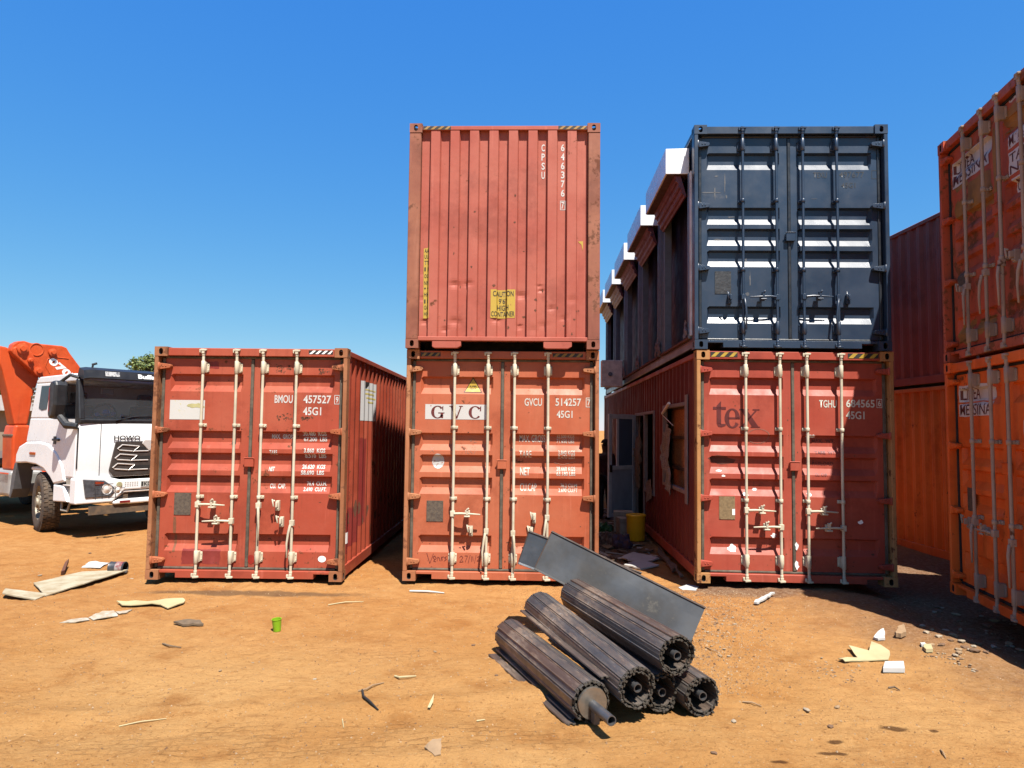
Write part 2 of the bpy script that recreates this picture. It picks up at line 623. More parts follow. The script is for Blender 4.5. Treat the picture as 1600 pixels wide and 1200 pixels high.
def drape(root, name, polys, surf, mats, off=.0025, label=None, mi=None):
    """flat print or paint laid on a bent surface: cut along its bends and set just proud of it"""
    bm = bmesh.new()
    if isinstance(polys, bpy.types.Mesh):
        bm.from_mesh(polys)
    else:
        for k, p in enumerate(polys):
            f = bm.faces.new([bm.verts.new((q[0], q[1], 0)) for q in p])
            f.material_index = mi[k] if mi else 0
    xs = [v.co.x for v in bm.verts]; zs = [v.co.y for v in bm.verts]
    for x in surf.xb:
        if min(xs) < x < max(xs):
            bmesh.ops.bisect_plane(bm, geom=bm.verts[:] + bm.edges[:] + bm.faces[:], plane_co=(x, 0, 0), plane_no=(1, 0, 0))
    for z in surf.zb:
        if min(zs) < z < max(zs):
            bmesh.ops.bisect_plane(bm, geom=bm.verts[:] + bm.edges[:] + bm.faces[:], plane_co=(0, z, 0), plane_no=(0, 1, 0))
    for v in bm.verts:
        v.co = surf.fn(v.co.x, v.co.y) + surf.off * off
    m = bpy.data.meshes.new(name)
    bm.to_mesh(m); bm.free()
    for t in (mats if isinstance(mats, (list, tuple)) else [mats]):
        m.materials.append(t)
    o = link(name, m, root)
    if label: o['label'] = label
    return o


_txt = {}


def text_mesh(s, bold=.012, shear=0.0):
    if (s, bold, shear) not in _txt:
        cu = bpy.data.curves.new('lettering', 'FONT')
        cu.body = s; cu.size = 1; cu.offset = bold; cu.resolution_u = 3; cu.shear = shear
        ob = bpy.data.objects.new('lettering', cu)
        m = bpy.data.meshes.new_from_object(ob)
        bpy.data.objects.remove(ob)
        _txt[(s, bold, shear)] = m
    return _txt[(s, bold, shear)]


def fit_text(s, x0, x1, z0, z1, bold=.012, shear=0.0):
    src = text_mesh(s, bold, shear)
    m = src.copy(); m.materials.clear()
    co = np.empty(len(m.vertices) * 3, np.float32); m.vertices.foreach_get('co', co); co = co.reshape(-1, 3)
    a, b = co.min(0), co.max(0)
    co[:, 0] = x0 + (co[:, 0] - a[0]) / max(1e-6, b[0] - a[0]) * (x1 - x0)
    co[:, 1] = z0 + (co[:, 1] - a[1]) / max(1e-6, b[1] - a[1]) * (z1 - z0)
    co[:, 2] = 0
    m.vertices.foreach_set('co', co.ravel()); m.update()
    return m


def letter(root, surf, s, x0, x1, z0, z1, mat, bold=.012, off=.0028, shear=0.0):
    m = fit_text(s, x0, x1, z0, z1, bold, shear)
    o = drape(root, 'lettering', m, surf, mat, off)
    bpy.data.meshes.remove(m)
    return o


def frame_polys(x0, x1, z0, z1, w):
    return [[(x0, z0), (x1, z0), (x1, z0 + w), (x0, z0 + w)], [(x0, z1 - w), (x1, z1 - w), (x1, z1), (x0, z1)],
            [(x0, z0 + w), (x0 + w, z0 + w), (x0 + w, z1 - w), (x0, z1 - w)], [(x1 - w, z0 + w), (x1, z0 + w), (x1, z1 - w), (x1 - w, z1 - w)]]


def rect(x0, x1, z0, z1): return [(x0, z0), (x1, z0), (x1, z1), (x0, z1)]


def ragged(x0, x1, z0, z1, n=7, j=.012, seed=1):
    r = random.Random(seed); out = []
    for (a, b) in (((x0, z0), (x1, z0)), ((x1, z0), (x1, z1)), ((x1, z1), (x0, z1)), ((x0, z1), (x0, z0))):
        for k in range(n):
            t = k / n
            out.append((a[0] + (b[0] - a[0]) * t + r.uniform(-j, j), a[1] + (b[1] - a[1]) * t + r.uniform(-j, j)))
    return out


def blotch(cx, cz, rx, rz, n=14, seed=1, j=.3):
    r = random.Random(seed)
    return [(cx + rx * math.cos(2 * math.pi * k / n) * (1 + r.uniform(-j, j)), cz + rz * math.sin(2 * math.pi * k / n) * (1 + r.uniform(-j, j))) for k in range(n)]


def casting(root, mat, x, y, z, sx, sy):
    """ISO corner casting: a hollow block with an oval hole in its end, in its outer side and in its top or bottom.
    (x, y, z) is its outer low corner; sx, sy say which way inwards is"""
    w, d, h = .162, .178, .118
    mb = MB()

    def ringface(P, cw, ch, hw, hh, depth):
        n = 16
        hole = []
        for k in range(n):
            t = 2 * math.pi * (k + .5) / n
            cx, cy = math.cos(t), math.sin(t)
            ex = hw * max(-1, min(1, cx * 1.25)); ey = hh * max(-1, min(1, cy * 1.25))
            if hh > hw: ex = hw * cx; ey = (hh - hw) * (1 if cy > 0 else -1) + hw * cy
            else: ey = hh * cy; ex = (hw - hh) * (1 if cx > 0 else -1) + hh * cx
            hole.append((cw / 2 + ex, ch / 2 + ey))
        outer = []
        for k in range(n):
            t = 2 * math.pi * (k + .5) / n
            cx, cy = math.cos(t), math.sin(t)
            s = min(cw / 2 / abs(cx), ch / 2 / abs(cy))
            outer.append((cw / 2 + cx * s, ch / 2 + cy * s))
        cor = {0: (cw, ch), 1: (0, ch), 2: (0, 0), 3: (cw, 0)}
        b = len(mb.v)
        mb.v += [P(*p, 0) for p in outer] + [P(*p, 0) for p in hole] + [P(*p, depth) for p in hole]
        for k in range(n):
            q = (k + 1) % n
            a0, a1 = outer[k], outer[q]
            mb.face((b + k, b + q, b + n + q, b + n + k))
            mb.face((b + n + k, b + n + q, b + 2 * n + q, b + 2 * n + k), 1, True)
            if abs(a0[0] - a1[0]) > 1e-6 and abs(a0[1] - a1[1]) > 1e-6:
                cc = min(cor.values(), key=lambda c: (c[0] - a0[0]) ** 2 + (c[1] - a0[1]) ** 2)
                mb.v.append(P(*cc, 0)); mb.face((b + k, b + q, len(mb.v) - 1))
    X = lambda a: x + sx * a
    Y = lambda a: y + sy * a
    ringface(lambda a, b, c: (X(a), Y(c), z + b), w, h, .0255, .0395, .03)
    ringface(lambda a, b, c: (X(c), Y(a), z + b), d, h, .0255, .0395, .03)
    top = z > 1
    ringface(lambda a, b, c: (X(a), Y(b), (z + h - c) if top else (z + c)), w, d, .03, .06, .03)
    e = .004
    mb.poly([(X(0), Y(0), z if top else z + h), (X(w), Y(0), z if top else z + h), (X(w), Y(d), z if top else z + h), (X(0), Y(d), z if top else z + h)])
    mb.poly([(X(w), Y(0), z), (X(w), Y(d), z), (X(w), Y(d), z + h), (X(w), Y(0), z + h)])
    mb.poly([(X(0), Y(d), z), (X(w), Y(d), z), (X(w), Y(d), z + h), (X(0), Y(d), z + h)])
    return mb.build('corner_casting', [mat, M['hole']], root, fix=False)


def side_panel(root, mat, right, rects, name='side_panel'):
    mb = MB(); sf = SIDE_R if right else SIDE_L
    for (s0, s1, z0, z1) in rects:
        mb.grid(side_breaks(s0, s1), [z0, z1], sf.fn)
    return mb.build(name, mat, root, fix=False)


def shell(root, m, length=CL, left=True, right=True, end='door', rust_post=None):
    """frame, side walls, roof and floor shared by all containers"""
    post = rust_post or m
    for (x, sx) in ((0, 1), (CW, -1)):
        for (y, sy) in ((0, 1), (length, -1)):
            for z in (0, CH - .118):
                casting(root, post, x, y, z, sx, sy)
    zb, zt = .118, CH - .118
    for x0, x1, sx in ((0, .05, 1), (CW - .05, CW, -1)):
        mb = MB()
        if end == 'door':
            mb.box(x0, x1, .004, .15, zb, zt)
            a, b = (.05, .0705) if sx > 0 else (CW - .0705, CW - .05)
            mb.box(a, b, .110, .15, zb, zt)
        else:
            a, b = (0, .15) if sx > 0 else (CW - .15, CW)
            mb.box(a, b, .006, .12, zb, zt)
        mb.build('corner_post', post, root, .006)
        a, b = (.004, .1) if sx > 0 else (CW - .1, CW - .004)
        MB().box(a, b, length - .12, length - .006, zb, zt).build('corner_post', post, root, .006)
        a, b = (.006, .066) if sx > 0 else (CW - .066, CW - .006)
        MB().box(a, b, .178, length - .178, CH - .085, CH - .018).build('top_side_rail', m, root, .006)
        a, b = (.008, .05) if sx > 0 else (CW - .05, CW - .008)
        mb = MB().box(a, b, .178, length - .178, .03, .165)
        for k in range(2):
            c = length / 2 - 1.05 + 2.1 * k
        mb.build('bottom_side_rail', m, root, .004)
    if left: side_panel(root, m, False, [(.14, length - .1, .165, CH - .085)])
    if right: side_panel(root, m, True, [(.14, length - .1, .165, CH - .085)])
    mb = MB()
    xs = [.066, CW - .066]
    ys = []
    y = .12
    k = 0
    while y < length - .1:
        ys.append(y); y += (.05, .035, .05, .035)[k % 4]; k += 1
    mb.grid(xs, ys, lambda x, yy: (x, yy, CH - .03 - .02 * (((ys.index(yy)) // 2) % 2)))
    mb.build('roof', m, root, fix=False)
    MB().box(.05, CW - .05, .12, length - .1, .13, .158).build('floor', M['floor_wood'], root)
    mb = MB().box(.1, CW - .1, length - .05, length - .02, .118, CH - .02)
    mb.build('rear_panel', m, root)


def hazard(root, x0, x1, z0, z1, y, cols, n=3, lean=.07):
    mb = MB()
    mb.poly([(x0, y, z0), (x1, y, z0), (x1, y, z1), (x0, y, z1)], 0)
    st = (x1 - x0) / n
    for k in range(n):
        a = x0 + k * st + .006; w = st * .46
        b = min(a + w + lean, x1)
        mb.poly([(a, y - .002, z0 + .002), (min(a + w, x1), y - .002, z0 + .002), (b, y - .002, z1 - .002), (min(a + lean, x1), y - .002, z1 - .002)], 1)
    return mb.build('hazard_stripe', cols, root, fix=False)


def rod_set(root, x, m, handle=None, hz=.9, fold=None):
    """one lock rod with its bearings, guides, cams and handle; handle: 'right', 'left' or 'down'"""
    y = .020
    jx = rnd.uniform(-.003, .003)
    rod = MB().tube([(x, y, .075), (x + jx, y, 1.4), (x, y, CH - .075)], .0175, 12).build('lock_rod', m, root)
    for z, hgt in ((CH * .912, .135), (CH * .096, .135)):
        mb = MB().box(x - .027, x + .027, .022, DOOR_Y + .001, z - hgt / 2, z + hgt / 2)
        mb.box(x - .052, x + .052, DOOR_Y - .016, DOOR_Y - .0005, z - hgt * .42, z + hgt * .42)
        for dx in (-.043, .043):
            for dz in (-.035, .035):
                mb.lathe([(.0001, -.006), (.008, -.006), (.008, .004)], (x + dx, DOOR_Y - .016, z + dz), (0, 1, 0), 8)
        mb.tube([(x, y, z - hgt / 2 - .012), (x, y, z + hgt / 2 + .012)], .0255, 10)
        mb.build('bearing_bracket', m, rod, .004)
    for z in (CH * .66, CH * .352):
        mb = MB().box(x - .045, x + .045, DOOR_Y - .022, DOOR_Y - .0005, z - .02, z + .02)
        mb.box(x - .016, x + .016, .02, DOOR_Y - .01, z - .018, z + .018)
        mb.tube([(x, y, z - .022), (x, y, z + .022)], .027, 10)
        for dx in (-.036, .036):
            mb.lathe([(.0001, -.006), (.007, -.006), (.007, .004)], (x + dx, DOOR_Y - .022, z), (0, 1, 0), 8)
        mb.build('rod_guide', m, rod, .003)
    for z, s in ((CH - .062, 1), (.062, -1)):
        mb = MB().box(x - .019, x + .019, -.006, .044, z - .022, z + .022)
        mb.box(x - .05, x - .028, .0, .05, z - .018 + s * .008, z + .026 + s * .008)
        mb.prism([(x - .034, z + s * .012), (x + .042, z + s * .012), (x + .046, z + s * .034), (x - .026, z + s * .04)], 'y', -.010, .026)
        mb.tube([(x, y, z - s * .01), (x, y, z - s * .055)], .021, 10)
        mb.build('cam_lock', m, rod, .004)
    if handle:
        mb = MB().box(x - .028, x + .028, -.008, .045, hz - .035, hz + .035)
        if handle in ('right', 'left'):
            s = 1 if handle == 'right' else -1
            pts = [(x + s * .02, -.004, hz), (x + s * .1, -.018, hz + .006), (x + s * .2, -.02, hz + .004), (x + s * .35, -.018, hz - .004)]
            mb.tube(pts, [.017, .015, .013, .009], 8)
            hub = x + s * .185
            mb2 = MB().box(hub - .03, hub + .03, .015, .054, hz - .045, hz + .04)
            mb2.box(hub - .014, hub + .014, -.034, .02, hz - .012, hz + .062)
            mb2.tube([(hub - .035, -.028, hz - .03), (hub + .035, -.028, hz - .03)], .012, 8)
            mb2.tube([(hub, -.03, hz + .05), (hub + .02, -.036, hz + .075)], .012, 8)
            mb.build('handle', m, rod, .003)
            mb2.build('handle_catch', m, rod, .003)
        else:
            dx = fold or -.02
            pts = [(x + dx * .6, -.012, hz - .02), (x + dx * 1.4, -.03, hz - .12), (x + dx * 2.2, -.032, hz - .25), (x + dx * 1.9, -.028, hz - .42)]
            mb.tube(pts, [.017, .016, .013, .010], 8)
            mb.build('handle', m, rod, .003)
    return rod


def empty_catch(root, x, z, m):
    mb = MB().box(x - .022, x + .022, .035, DOOR_Y - .0005, z - .075, z + .05)
    mb.box(x - .012, x + .014, -.006, .035, z - .03, z + .035)
    mb.tube([(x - .02, .0, z + .05), (x - .045, -.016, z + .075), (x - .03, -.01, z - .02)], .011, 8)
    mb.lathe([(.0001, -.004), (.012, -.004), (.012, .03)], (x + .006, .02, z - .05), (0, 1, 0), 8)
    return mb.build('handle_catch', m, root, .003)


def door_end(root, m, mrod, handles, catches=(), mhinge=None, mgasket=None, plate=None, mcatch=None):
    mg = mgasket or M['gasket']
    mh = mhinge or m
    for (x0, x1), (r0, r1) in zip(LEAF, RECX):
        zs = sorted(set([.148, CH - .142] + rec_z()))
        mb = MB().grid([x0, r0, r0 + .03, r1 - .03, r1, x1], zs, DOOR.fn)
        b = len(mb.v)
        for (xa, xb) in ((x0, x0), (x1, x1)):
            mb.poly([(xa, DOOR_Y, zs[0]), (xa, .15, zs[0]), (xa, .15, zs[-1]), (xa, DOOR_Y, zs[-1])])
        for z in (zs[0], zs[-1]):
            mb.poly([(x0, DOOR_Y, z), (x1, DOOR_Y, z), (x1, .15, z), (x0, .15, z)])
        # shallow weld line under the top member and above the bottom one
        dr = mb.build('door', m, root, fix=False)
        hx = x0 if x0 < 1 else x1
        s = 1 if x0 < 1 else -1
        for f in (.084, .362, .64, .919):
            z = CH * (1 - f)
            e = .020 if s > 0 else CW - .020
            pts = [(e + s * .012, z - .038), (e + s * .06, z - .040), (hx + s * .085, z - .024), (hx + s * .095, z), (hx + s * .085, z + .022), (e + s * .06, z + .036), (e + s * .012, z + .036)]
            mb = MB().prism(pts, 'y', .018, DOOR_Y - .004)
            mb.tube([(e + s * .03, .020, z - .048), (e + s * .03, .020, z + .046)], .018, 10)
            for q in (.085, .12):
                mb.lathe([(.0001, -.006), (.011, -.006), (.011, .006)], (e + s * q, .018, z), (0, 1, 0), 8)
            mb.build('hinge', mh, dr, .005)
    # seals: round both leaves and down the middle
    MB().box(.071, .1065, DOOR_Y - .014, .13, .14, CH - .135).build('door_seal', mg, root, .006, 2)
    MB().box(CW - .1065, CW - .071, DOOR_Y - .014, .13, .14, CH - .135).build('door_seal', mg, root, .006, 2)
    MB().box(1.1985, 1.2375, DOOR_Y - .018, .13, .150, CH - .146).build('door_seal', mg, root, .010, 2)
    MB().box(.108, CW - .108, DOOR_Y - .016, .13, CH - .1405, CH - .1125).build('door_seal', mg, root, .010, 2)
    MB().box(.108, CW - .108, DOOR_Y - .016, .13, .1165, .1465).build('door_seal', mg, root, .010, 2)
    # header and sill
    MB().box(.1625, CW - .1625, .022, .16, CH - .111, CH - .012).build('header', m, root, .006)
    a, b, c, d = .1625, .36, CW - .36, CW - .1625
    MB().prism([(a, .082), (b, .082), (b, .022), (c, .022), (c, .082), (d, .082), (d, .1155), (a, .1155)], 'y', .020, .16).build('sill', m, root, .004)
    for k, (h, z) in enumerate(handles):
        x = ROD_F[k] * CW
        rod_set(root, x, mrod, h, z, -.02 if k % 2 else .012)
    for (x, z) in catches:
        empty_catch(root, x, z, mcatch or mrod)
    mb = MB().prism([(1.165, 1.395), (1.28, 1.395), (1.28, 1.50), (1.165, 1.50)], 'y', .040, DOOR_Y - .001)
    mb.box(1.155, 1.29, .034, .050, 1.50, 1.512)
    mb.build('lock_box', m, root, .005)
    if plate:
        x0, x1, z0, z1, mt = plate
        mb = MB().box(x0, x1, DOOR_Y - .006, DOOR_Y - .0005, z0, z1)
        for dx in (x0 + .012, x1 - .012):
            for dz in (z0 + .012, z1 - .012):
                mb.lathe([(.0001, -.003), (.006, -.003), (.006, .003)], (dx, DOOR_Y - .006, dz), (0, 1, 0), 6)
        mb.build('data_plate', mt, root)


def container(name_label, loc, rz, tilt=0.0):
    o = thing('shipping_container', name_label, 'shipping container', loc, rz)
    o.rotation_euler = (0, tilt, rz)
    return o


class ZM:
    """turns a zoomed crop's coordinates into the container face's own metres"""
    def __init__(s, xl0, xl1, xr0, xr1, yt, yb): s.a = (xl0, xl1, xr0, xr1, yt, yb)
    def z(s, y): return CH * (1 - (y - s.a[4]) / (s.a[5] - s.a[4]))
    def x(s, x, y):
        t = (y - s.a[4]) / (s.a[5] - s.a[4])
        l = s.a[0] + (s.a[1] - s.a[0]) * t; r = s.a[2] + (s.a[3] - s.a[2]) * t
        return (x - l) / (r - l) * CW
    def box(s, x0, x1, y0, y1):
        ym = (y0 + y1) / 2
        return s.x(x0, ym), s.x(x1, ym), s.z(y1), s.z(y0)


def weights(root, zm, rows, mat, surf=DOOR, bold=.028):
    for (t, x0, x1, y0, y1) in rows:
        letter(root, surf, t, *zm.box(x0, x1, y0, y1), mat, bold)


RED_A, FADE_A = (.39, .068, .036), (.44, .105, .058)
# --- the lone container on the left
MA = paint('red_paint_of_lone_container', RED_A, FADE_A, rust=.52, rough=.5, seed=1.0)
MAP = paint('worn_post_paint', (.31, .115, .05), (.42, .19, .09), rust=.8, rough=.6, seed=2.0, streak=.5, rustcol=(.19, .075, .035))
WA = print_mat('white_stencil_on_red', (.86, .83, .78), RED_A, .2, 3)
BASE = .05
c1 = container('red container numbered 457527, with nothing stacked on it, next to the white truck', (-4.779, 8.694, -1.9 + CAM_Z), R(1.21))
shell(c1, MA, rust_post=MAP)
door_end(c1, MA, M['cream'], (('right', .925), ('left', .725), ('down', .92), ('down', .71)),
         [(1.60, .93), (1.655, .73)], mhinge=paint('orange_worn_hinge', (.42, .12, .05), (.46, .17, .08), .7, .55, 6), plate=(.285, .495, .785, 1.06, M['steel_plate']))
zA = ZM(67, 15, 965, 925, 66, 1130)
for s, a in (('BMOU', (612, 697, 284, 322)), ('457527', (747, 877, 284, 322)), ('9', (899, 911, 290, 318)), ('45G1', (745, 830, 339, 377))):
    letter(c1, DOOR, s, *zA.box(*a), WA, .02)
drape(c1, 'number_box', frame_polys(*zA.box(892, 917, 282, 325), .007), DOOR, WA)
weights(c1, zA, [('MAX.  GROSS', 592, 697, 467, 487), ('30.480  KGS', 740, 850, 453, 473), ('67.200  LBS', 742, 852, 478, 498),
                 ('TARE', 585, 621, 540, 560), ('3.860  KGS', 747, 847, 530, 550), ('8.510  LBS', 747, 847, 555, 575),
                 ('NET', 581, 607, 617, 637), ('26.620  KGS', 735, 843, 605, 625), ('58.690  LBS', 732, 840, 632, 652),
                 ('CU.  CAP.', 581, 655, 695, 717), ('76.4  CU.M.', 755, 848, 683, 703), ('2.690  CU.FT.', 740, 848, 710, 728)], WA)
drape(c1, 'placard', [rect(*zA.box(119, 283, 312, 402))], DOOR, print_mat('white_placard_sheet', (.84, .83, .78), (.80, .72, .35), .28, 9))
drape(c1, 'placard_stain', [blotch(zA.x(243, 338), zA.z(338), .11, .03, 16, 3, .35)], DOOR, plain('yellowed_paper', (.80, .74, .34), .6), .004)
hazard(c1, zA.x(782, 90), 2.25, CH - .078, CH - .030, .0195, [M['black_ink'], M['white']], 4, .05)
MPATCH = paint('darker_touch_up_paint', (.25, .035, .03), (.29, .05, .04), .3, .45, 7)
drape(c1, 'paint_patch', [ragged(*zA.box(170, 350, 996, 1062), 6, .01, 4)], DOOR, MPATCH, .0012)
drape(c1, 'paint_patch', [ragged(*zA.box(300, 350, 130, 165), 4, .008, 5)], DOOR, MPATCH, .0012)
drape(c1, 'red_spot', [blotch(zA.x(495, 1040), zA.z(1040), .05, .06, 12, 8, .12)], DOOR, plain('bright_red_paint', (.5, .03, .015), .4), .003)
drape(c1, 'white_sticker', [blotch(zA.x(826, 1035), zA.z(1035), .05, .04, 20, 1, .02)], DOOR, M['white'])
drape(c1, 'rust_stain', [ragged(*zA.box(130, 142, 850, 1010), 6, .006, 7)], DOOR, plain('rust_run', (.33, .11, .04), .7), .001)
for k, b in enumerate(((620, 700, 370, 405), (620, 690, 140, 180), (735, 790, 385, 400), (820, 870, 160, 185))):
    x0, x1, z0, z1 = zA.box(*b)
    drape(c1, 'rust_stain', [blotch(x0 + (x1 - x0) * rnd.random(), z0 + (z1 - z0) * rnd.random(), rnd.uniform(.004, .014), rnd.uniform(.004, .012), 8, 50 + k * 40 + q, .5) for q in range(26)], DOOR, M['dark_rust'], .0015)
drape(c1, 'placard', [rect(.92, 1.95, 2.0, 2.56)], SIDE_R, print_mat('placard_on_side', (.80, .80, .80), (.82, .76, .5), .3, 12), .003)
drape(c1, 'placard_stain', [rect(1.35, 1.93, 2.32, 2.34), rect(1.3, 1.9, 2.38, 2.40), rect(1.38, 1.88, 2.26, 2.28), rect(1.3, 1.93, 2.44, 2.455)], SIDE_R, plain('faded_yellow_print', (.80, .66, .16), .6), .005)
drape(c1, 'placard_tear', [[(1.24, 2.56), (1.44, 2.56), (1.34, 2.46)]], SIDE_R, M['black_ink'], .005)
for b, s in (((.30, .95, .35, .85), 11), ((1.0, 1.38, .55, 1.75), 12), ((.14, .42, .3, .8), 13)):
    drape(c1, 'paint_patch', [ragged(*b, 5, .015, s)], SIDE_R, MPATCH, .0012)
for k in range(9):
    drape(c1, 'rust_stain', [blotch(.25 + .28 * k + rnd.uniform(-.05, .05), .35 + rnd.random() * .9, .03, .09, 10, 90 + k, .5)], SIDE_R, plain('bare_patch', (.52, .30, .18), .7) if k == 0 else M['dark_rust'], .0018)
drape(c1, 'white_sticker', [rect(.2, .42, .42, .56)], SIDE_R, M['white'], .003)

# --- lower middle container
RED_G, FADE_G = (.46, .105, .046), (.50, .15, .075)
MG = paint('orange_red_paint', RED_G, FADE_G, rust=.42, rough=.5, seed=21.0, streak=.2)
MGP = paint('worn_orange_post', (.38, .13, .055), (.47, .21, .10), rust=.7, rustcol=(.22, .085, .04), rough=.6, seed=22.0, streak=.4)
WG = print_mat('white_stencil_on_orange', (.86, .82, .72), RED_G, .28, 5)
c2 = container('orange-red container numbered 514257, the lower one of the middle stack', (-1.612, 8.858, -1.896 + CAM_Z), 0)
shell(c2, MG, rust_post=MGP)
door_end(c2, MG, M['cream'], (('right', .835), ('down', .62), ('down', .60), ('down', .80)), [(.845, .63), (1.635, .80), (1.60, .63)], mhinge=MGP,
         plate=(.275, .485, .725, .985, M['steel_plate']))
zG = ZM(48, 30, 943, 948, 46, 1136)
for s, a in (('GVCU', (598, 680, 273, 310)), ('514257', (743, 863, 272, 309)), ('7', (892, 906, 276, 306)), ('45G1', (749, 823, 331, 366))):
    letter(c2, DOOR, s, *zG.box(*a), WG, .016)
drape(c2, 'number_box', frame_polys(*zG.box(885, 912, 268, 314), .008), DOOR, WG)
weights(c2, zG, [('MAX. GROSS', 575, 697, 448, 483), ('32.500 KGS', 750, 833, 446, 463), ('71.650 LBS', 750, 833, 468, 486),
                 ('TARE', 575, 632, 524, 556), ('3.840 KGS', 757, 836, 521, 540), ('8.470 LBS', 757, 836, 543, 561),
                 ('NET', 579, 624, 604, 640), ('28.660 KGS', 750, 838, 598, 617), ('63.180 LBS', 750, 838, 621, 640),
                 ('CU.CAP', 579, 657, 679, 715), ('76.2 CU.M', 770, 847, 678, 696), ('2.690 CU.FT', 760, 850, 700, 718)], WG, bold=.004)
x0, x1, z0, z1 = zG.box(130, 421, 306, 378)
drape(c2, 'white_sign_panel', [rect(x0, x1, z0, z1)], DOOR, print_mat('white_panel_paint', (.82, .80, .76), (.45, .12, .06), .3, 14))


def serif(ch, x0, x1, z0, z1):
    """bold slab letters drawn as outline pieces"""
    w, h = x1 - x0, z1 - z0
    P = lambda a, b: (x0 + a * w, z0 + b * h)
    out = []
    def quad(*q): out.append([P(*p) for p in q])
    def arc(t0, t1, n=22, thin=.10, thick=.24, rx=.5, rz=.5, cx=.5, cz=.5):
        pts = []
        for k in range(n + 1):
            t = R(t0 + (t1 - t0) * k / n)
            wd = thin + (thick - thin) * abs(math.cos(t)) ** 1.3
            pts.append(((cx + rx * math.cos(t), cz + rz * math.sin(t)), (cx + (rx - wd) * math.cos(t), cz + (rz - wd * .62) * math.sin(t))))
        for k in range(n):
            quad(pts[k][0], pts[k + 1][0], pts[k + 1][1], pts[k][1])
    if ch == 'C':
        arc(38, 318); quad((.86, .60), (.95, .60), (.95, 1.0), (.86, .93))
    if ch == 'G':
        arc(40, 330); quad((.86, .64), (.94, .64), (.94, 1.0), (.86, .93))
        quad((.74, .06), (.94, .02), (.94, .40), (.74, .40)); quad((.55, .40), (1.04, .40), (1.04, .47), (.55, .47))
    if ch == 'V':
        quad((.06, .95), (.32, .95), (.60, .0), (.46, .0)); quad((.54, .12), (.60, .0), (.93, .95), (.83, .95))
        quad((-.04, .94), (.42, .94), (.42, 1.0), (-.04, 1.0)); quad((.72, .94), (1.04, .94), (1.04, 1.0), (.72, 1.0))
    if ch == 't':
        quad((.28, .14), (.62, .10), (.62, .98), (.28, .80)); quad((0, .66), (1, .66), (1, .76), (0, .76))
        quad((.28, .14), (.40, .02), (.66, .0), (.62, .14)); quad((.62, .12), (.66, .0), (.98, .06), (.98, .12))
    if ch == 'e':
        arc(-5, 325, 26, .12, .30); quad((.22, .46), (.97, .46), (.97, .55), (.22, .55))
    if ch == 'x':
        quad((.06, .94), (.38, .94), (.96, .06), (.64, .06)); quad((.08, .06), (.18, .06), (.90, .94), (.80, .94))
        quad((-.02, .94), (.46, .94), (.46, 1.0), (-.02, 1.0)); quad((.66, .94), (1.02, .94), (1.02, 1.0), (.66, 1.0))
        quad((-.02, 0), (.36, 0), (.36, .06), (-.02, .06)); quad((.56, 0), (1.04, 0), (1.04, .06), (.56, .06))
    return out


MAROON = plain('maroon_logo_paint', (.20, .025, .02), .5)
for ch, a, b in (('G', 158, 219), ('V', 246, 306), ('C', 335, 397)):
    q = zG.box(a, b, 313, 374)
    for k, pc in enumerate([serif(ch, *q)]):
        o = drape(c2, 'logo_letter', pc, DOOR, MAROON, .0045)
t = [(zG.x(310, 248), zG.z(248)), (zG.x(398, 248), zG.z(248)), (zG.x(355, 173), zG.z(173))]
drape(c2, 'warning_triangle', [t], DOOR, M['black_ink'], .003)
cx, cz = sum(p[0] for p in t) / 3, sum(p[1] for p in t) / 3
t2 = [(cx + (p[0] - cx) * .86, cz + (p[1] - cz) * .86) for p in t]
drape(c2, 'warning_triangle', [t2], DOOR, M['yellow'], .0045)
letter(c2, DOOR, 'SUPER', *zG.box(338, 372, 214, 222), M['black_ink'], .02, .006)
letter(c2, DOOR, 'HEAVY', *zG.box(340, 370, 226, 233), M['black_ink'], .02, .006)
drape(c2, 'white_sticker', [blotch(zG.x(190, 578), zG.z(578), .078, .095, 24, 2, .01)], DOOR, print_mat('white_round_sticker', (.80, .78, .74), (.45, .14, .07), .5, 17))
hazard(c2, zG.x(112, 68), zG.x(205, 68), CH - .085, CH - .035, .0195, [M['black_ink'], plain('dirty_yellow', (.45, .27, .05), .6)], 3, .045)
hazard(c2, zG.x(728, 68), zG.x(868, 68), CH - .085, CH - .035, .0195, [M['black_ink'], plain('dirty_yellow_paint', (.45, .27, .05), .6)], 4, .045)
MCHALK = plain('dark_red_marker', (.22, .025, .02), .7)


def scrawl(root, strokes, z0, mat, wd=.006):
    """hand written marks: each stroke a ribbon"""
    polys = []
    for st in strokes:
        for (a, b) in zip(st[:-1], st[1:]):
            d = Vector((b[0] - a[0], b[1] - a[1])); 
            if d.length < 1e-5: continue
            nrm = Vector((-d.y, d.x)).normalized() * wd / 2
            polys.append([(a[0] - nrm.x, a[1] - nrm.y), (b[0] - nrm.x, b[1] - nrm.y), (b[0] + nrm.x, b[1] + nrm.y), (a[0] + nrm.x, a[1] + nrm.y)])
    return drape(root, 'handwriting', polys, DOOR, mat, .003)


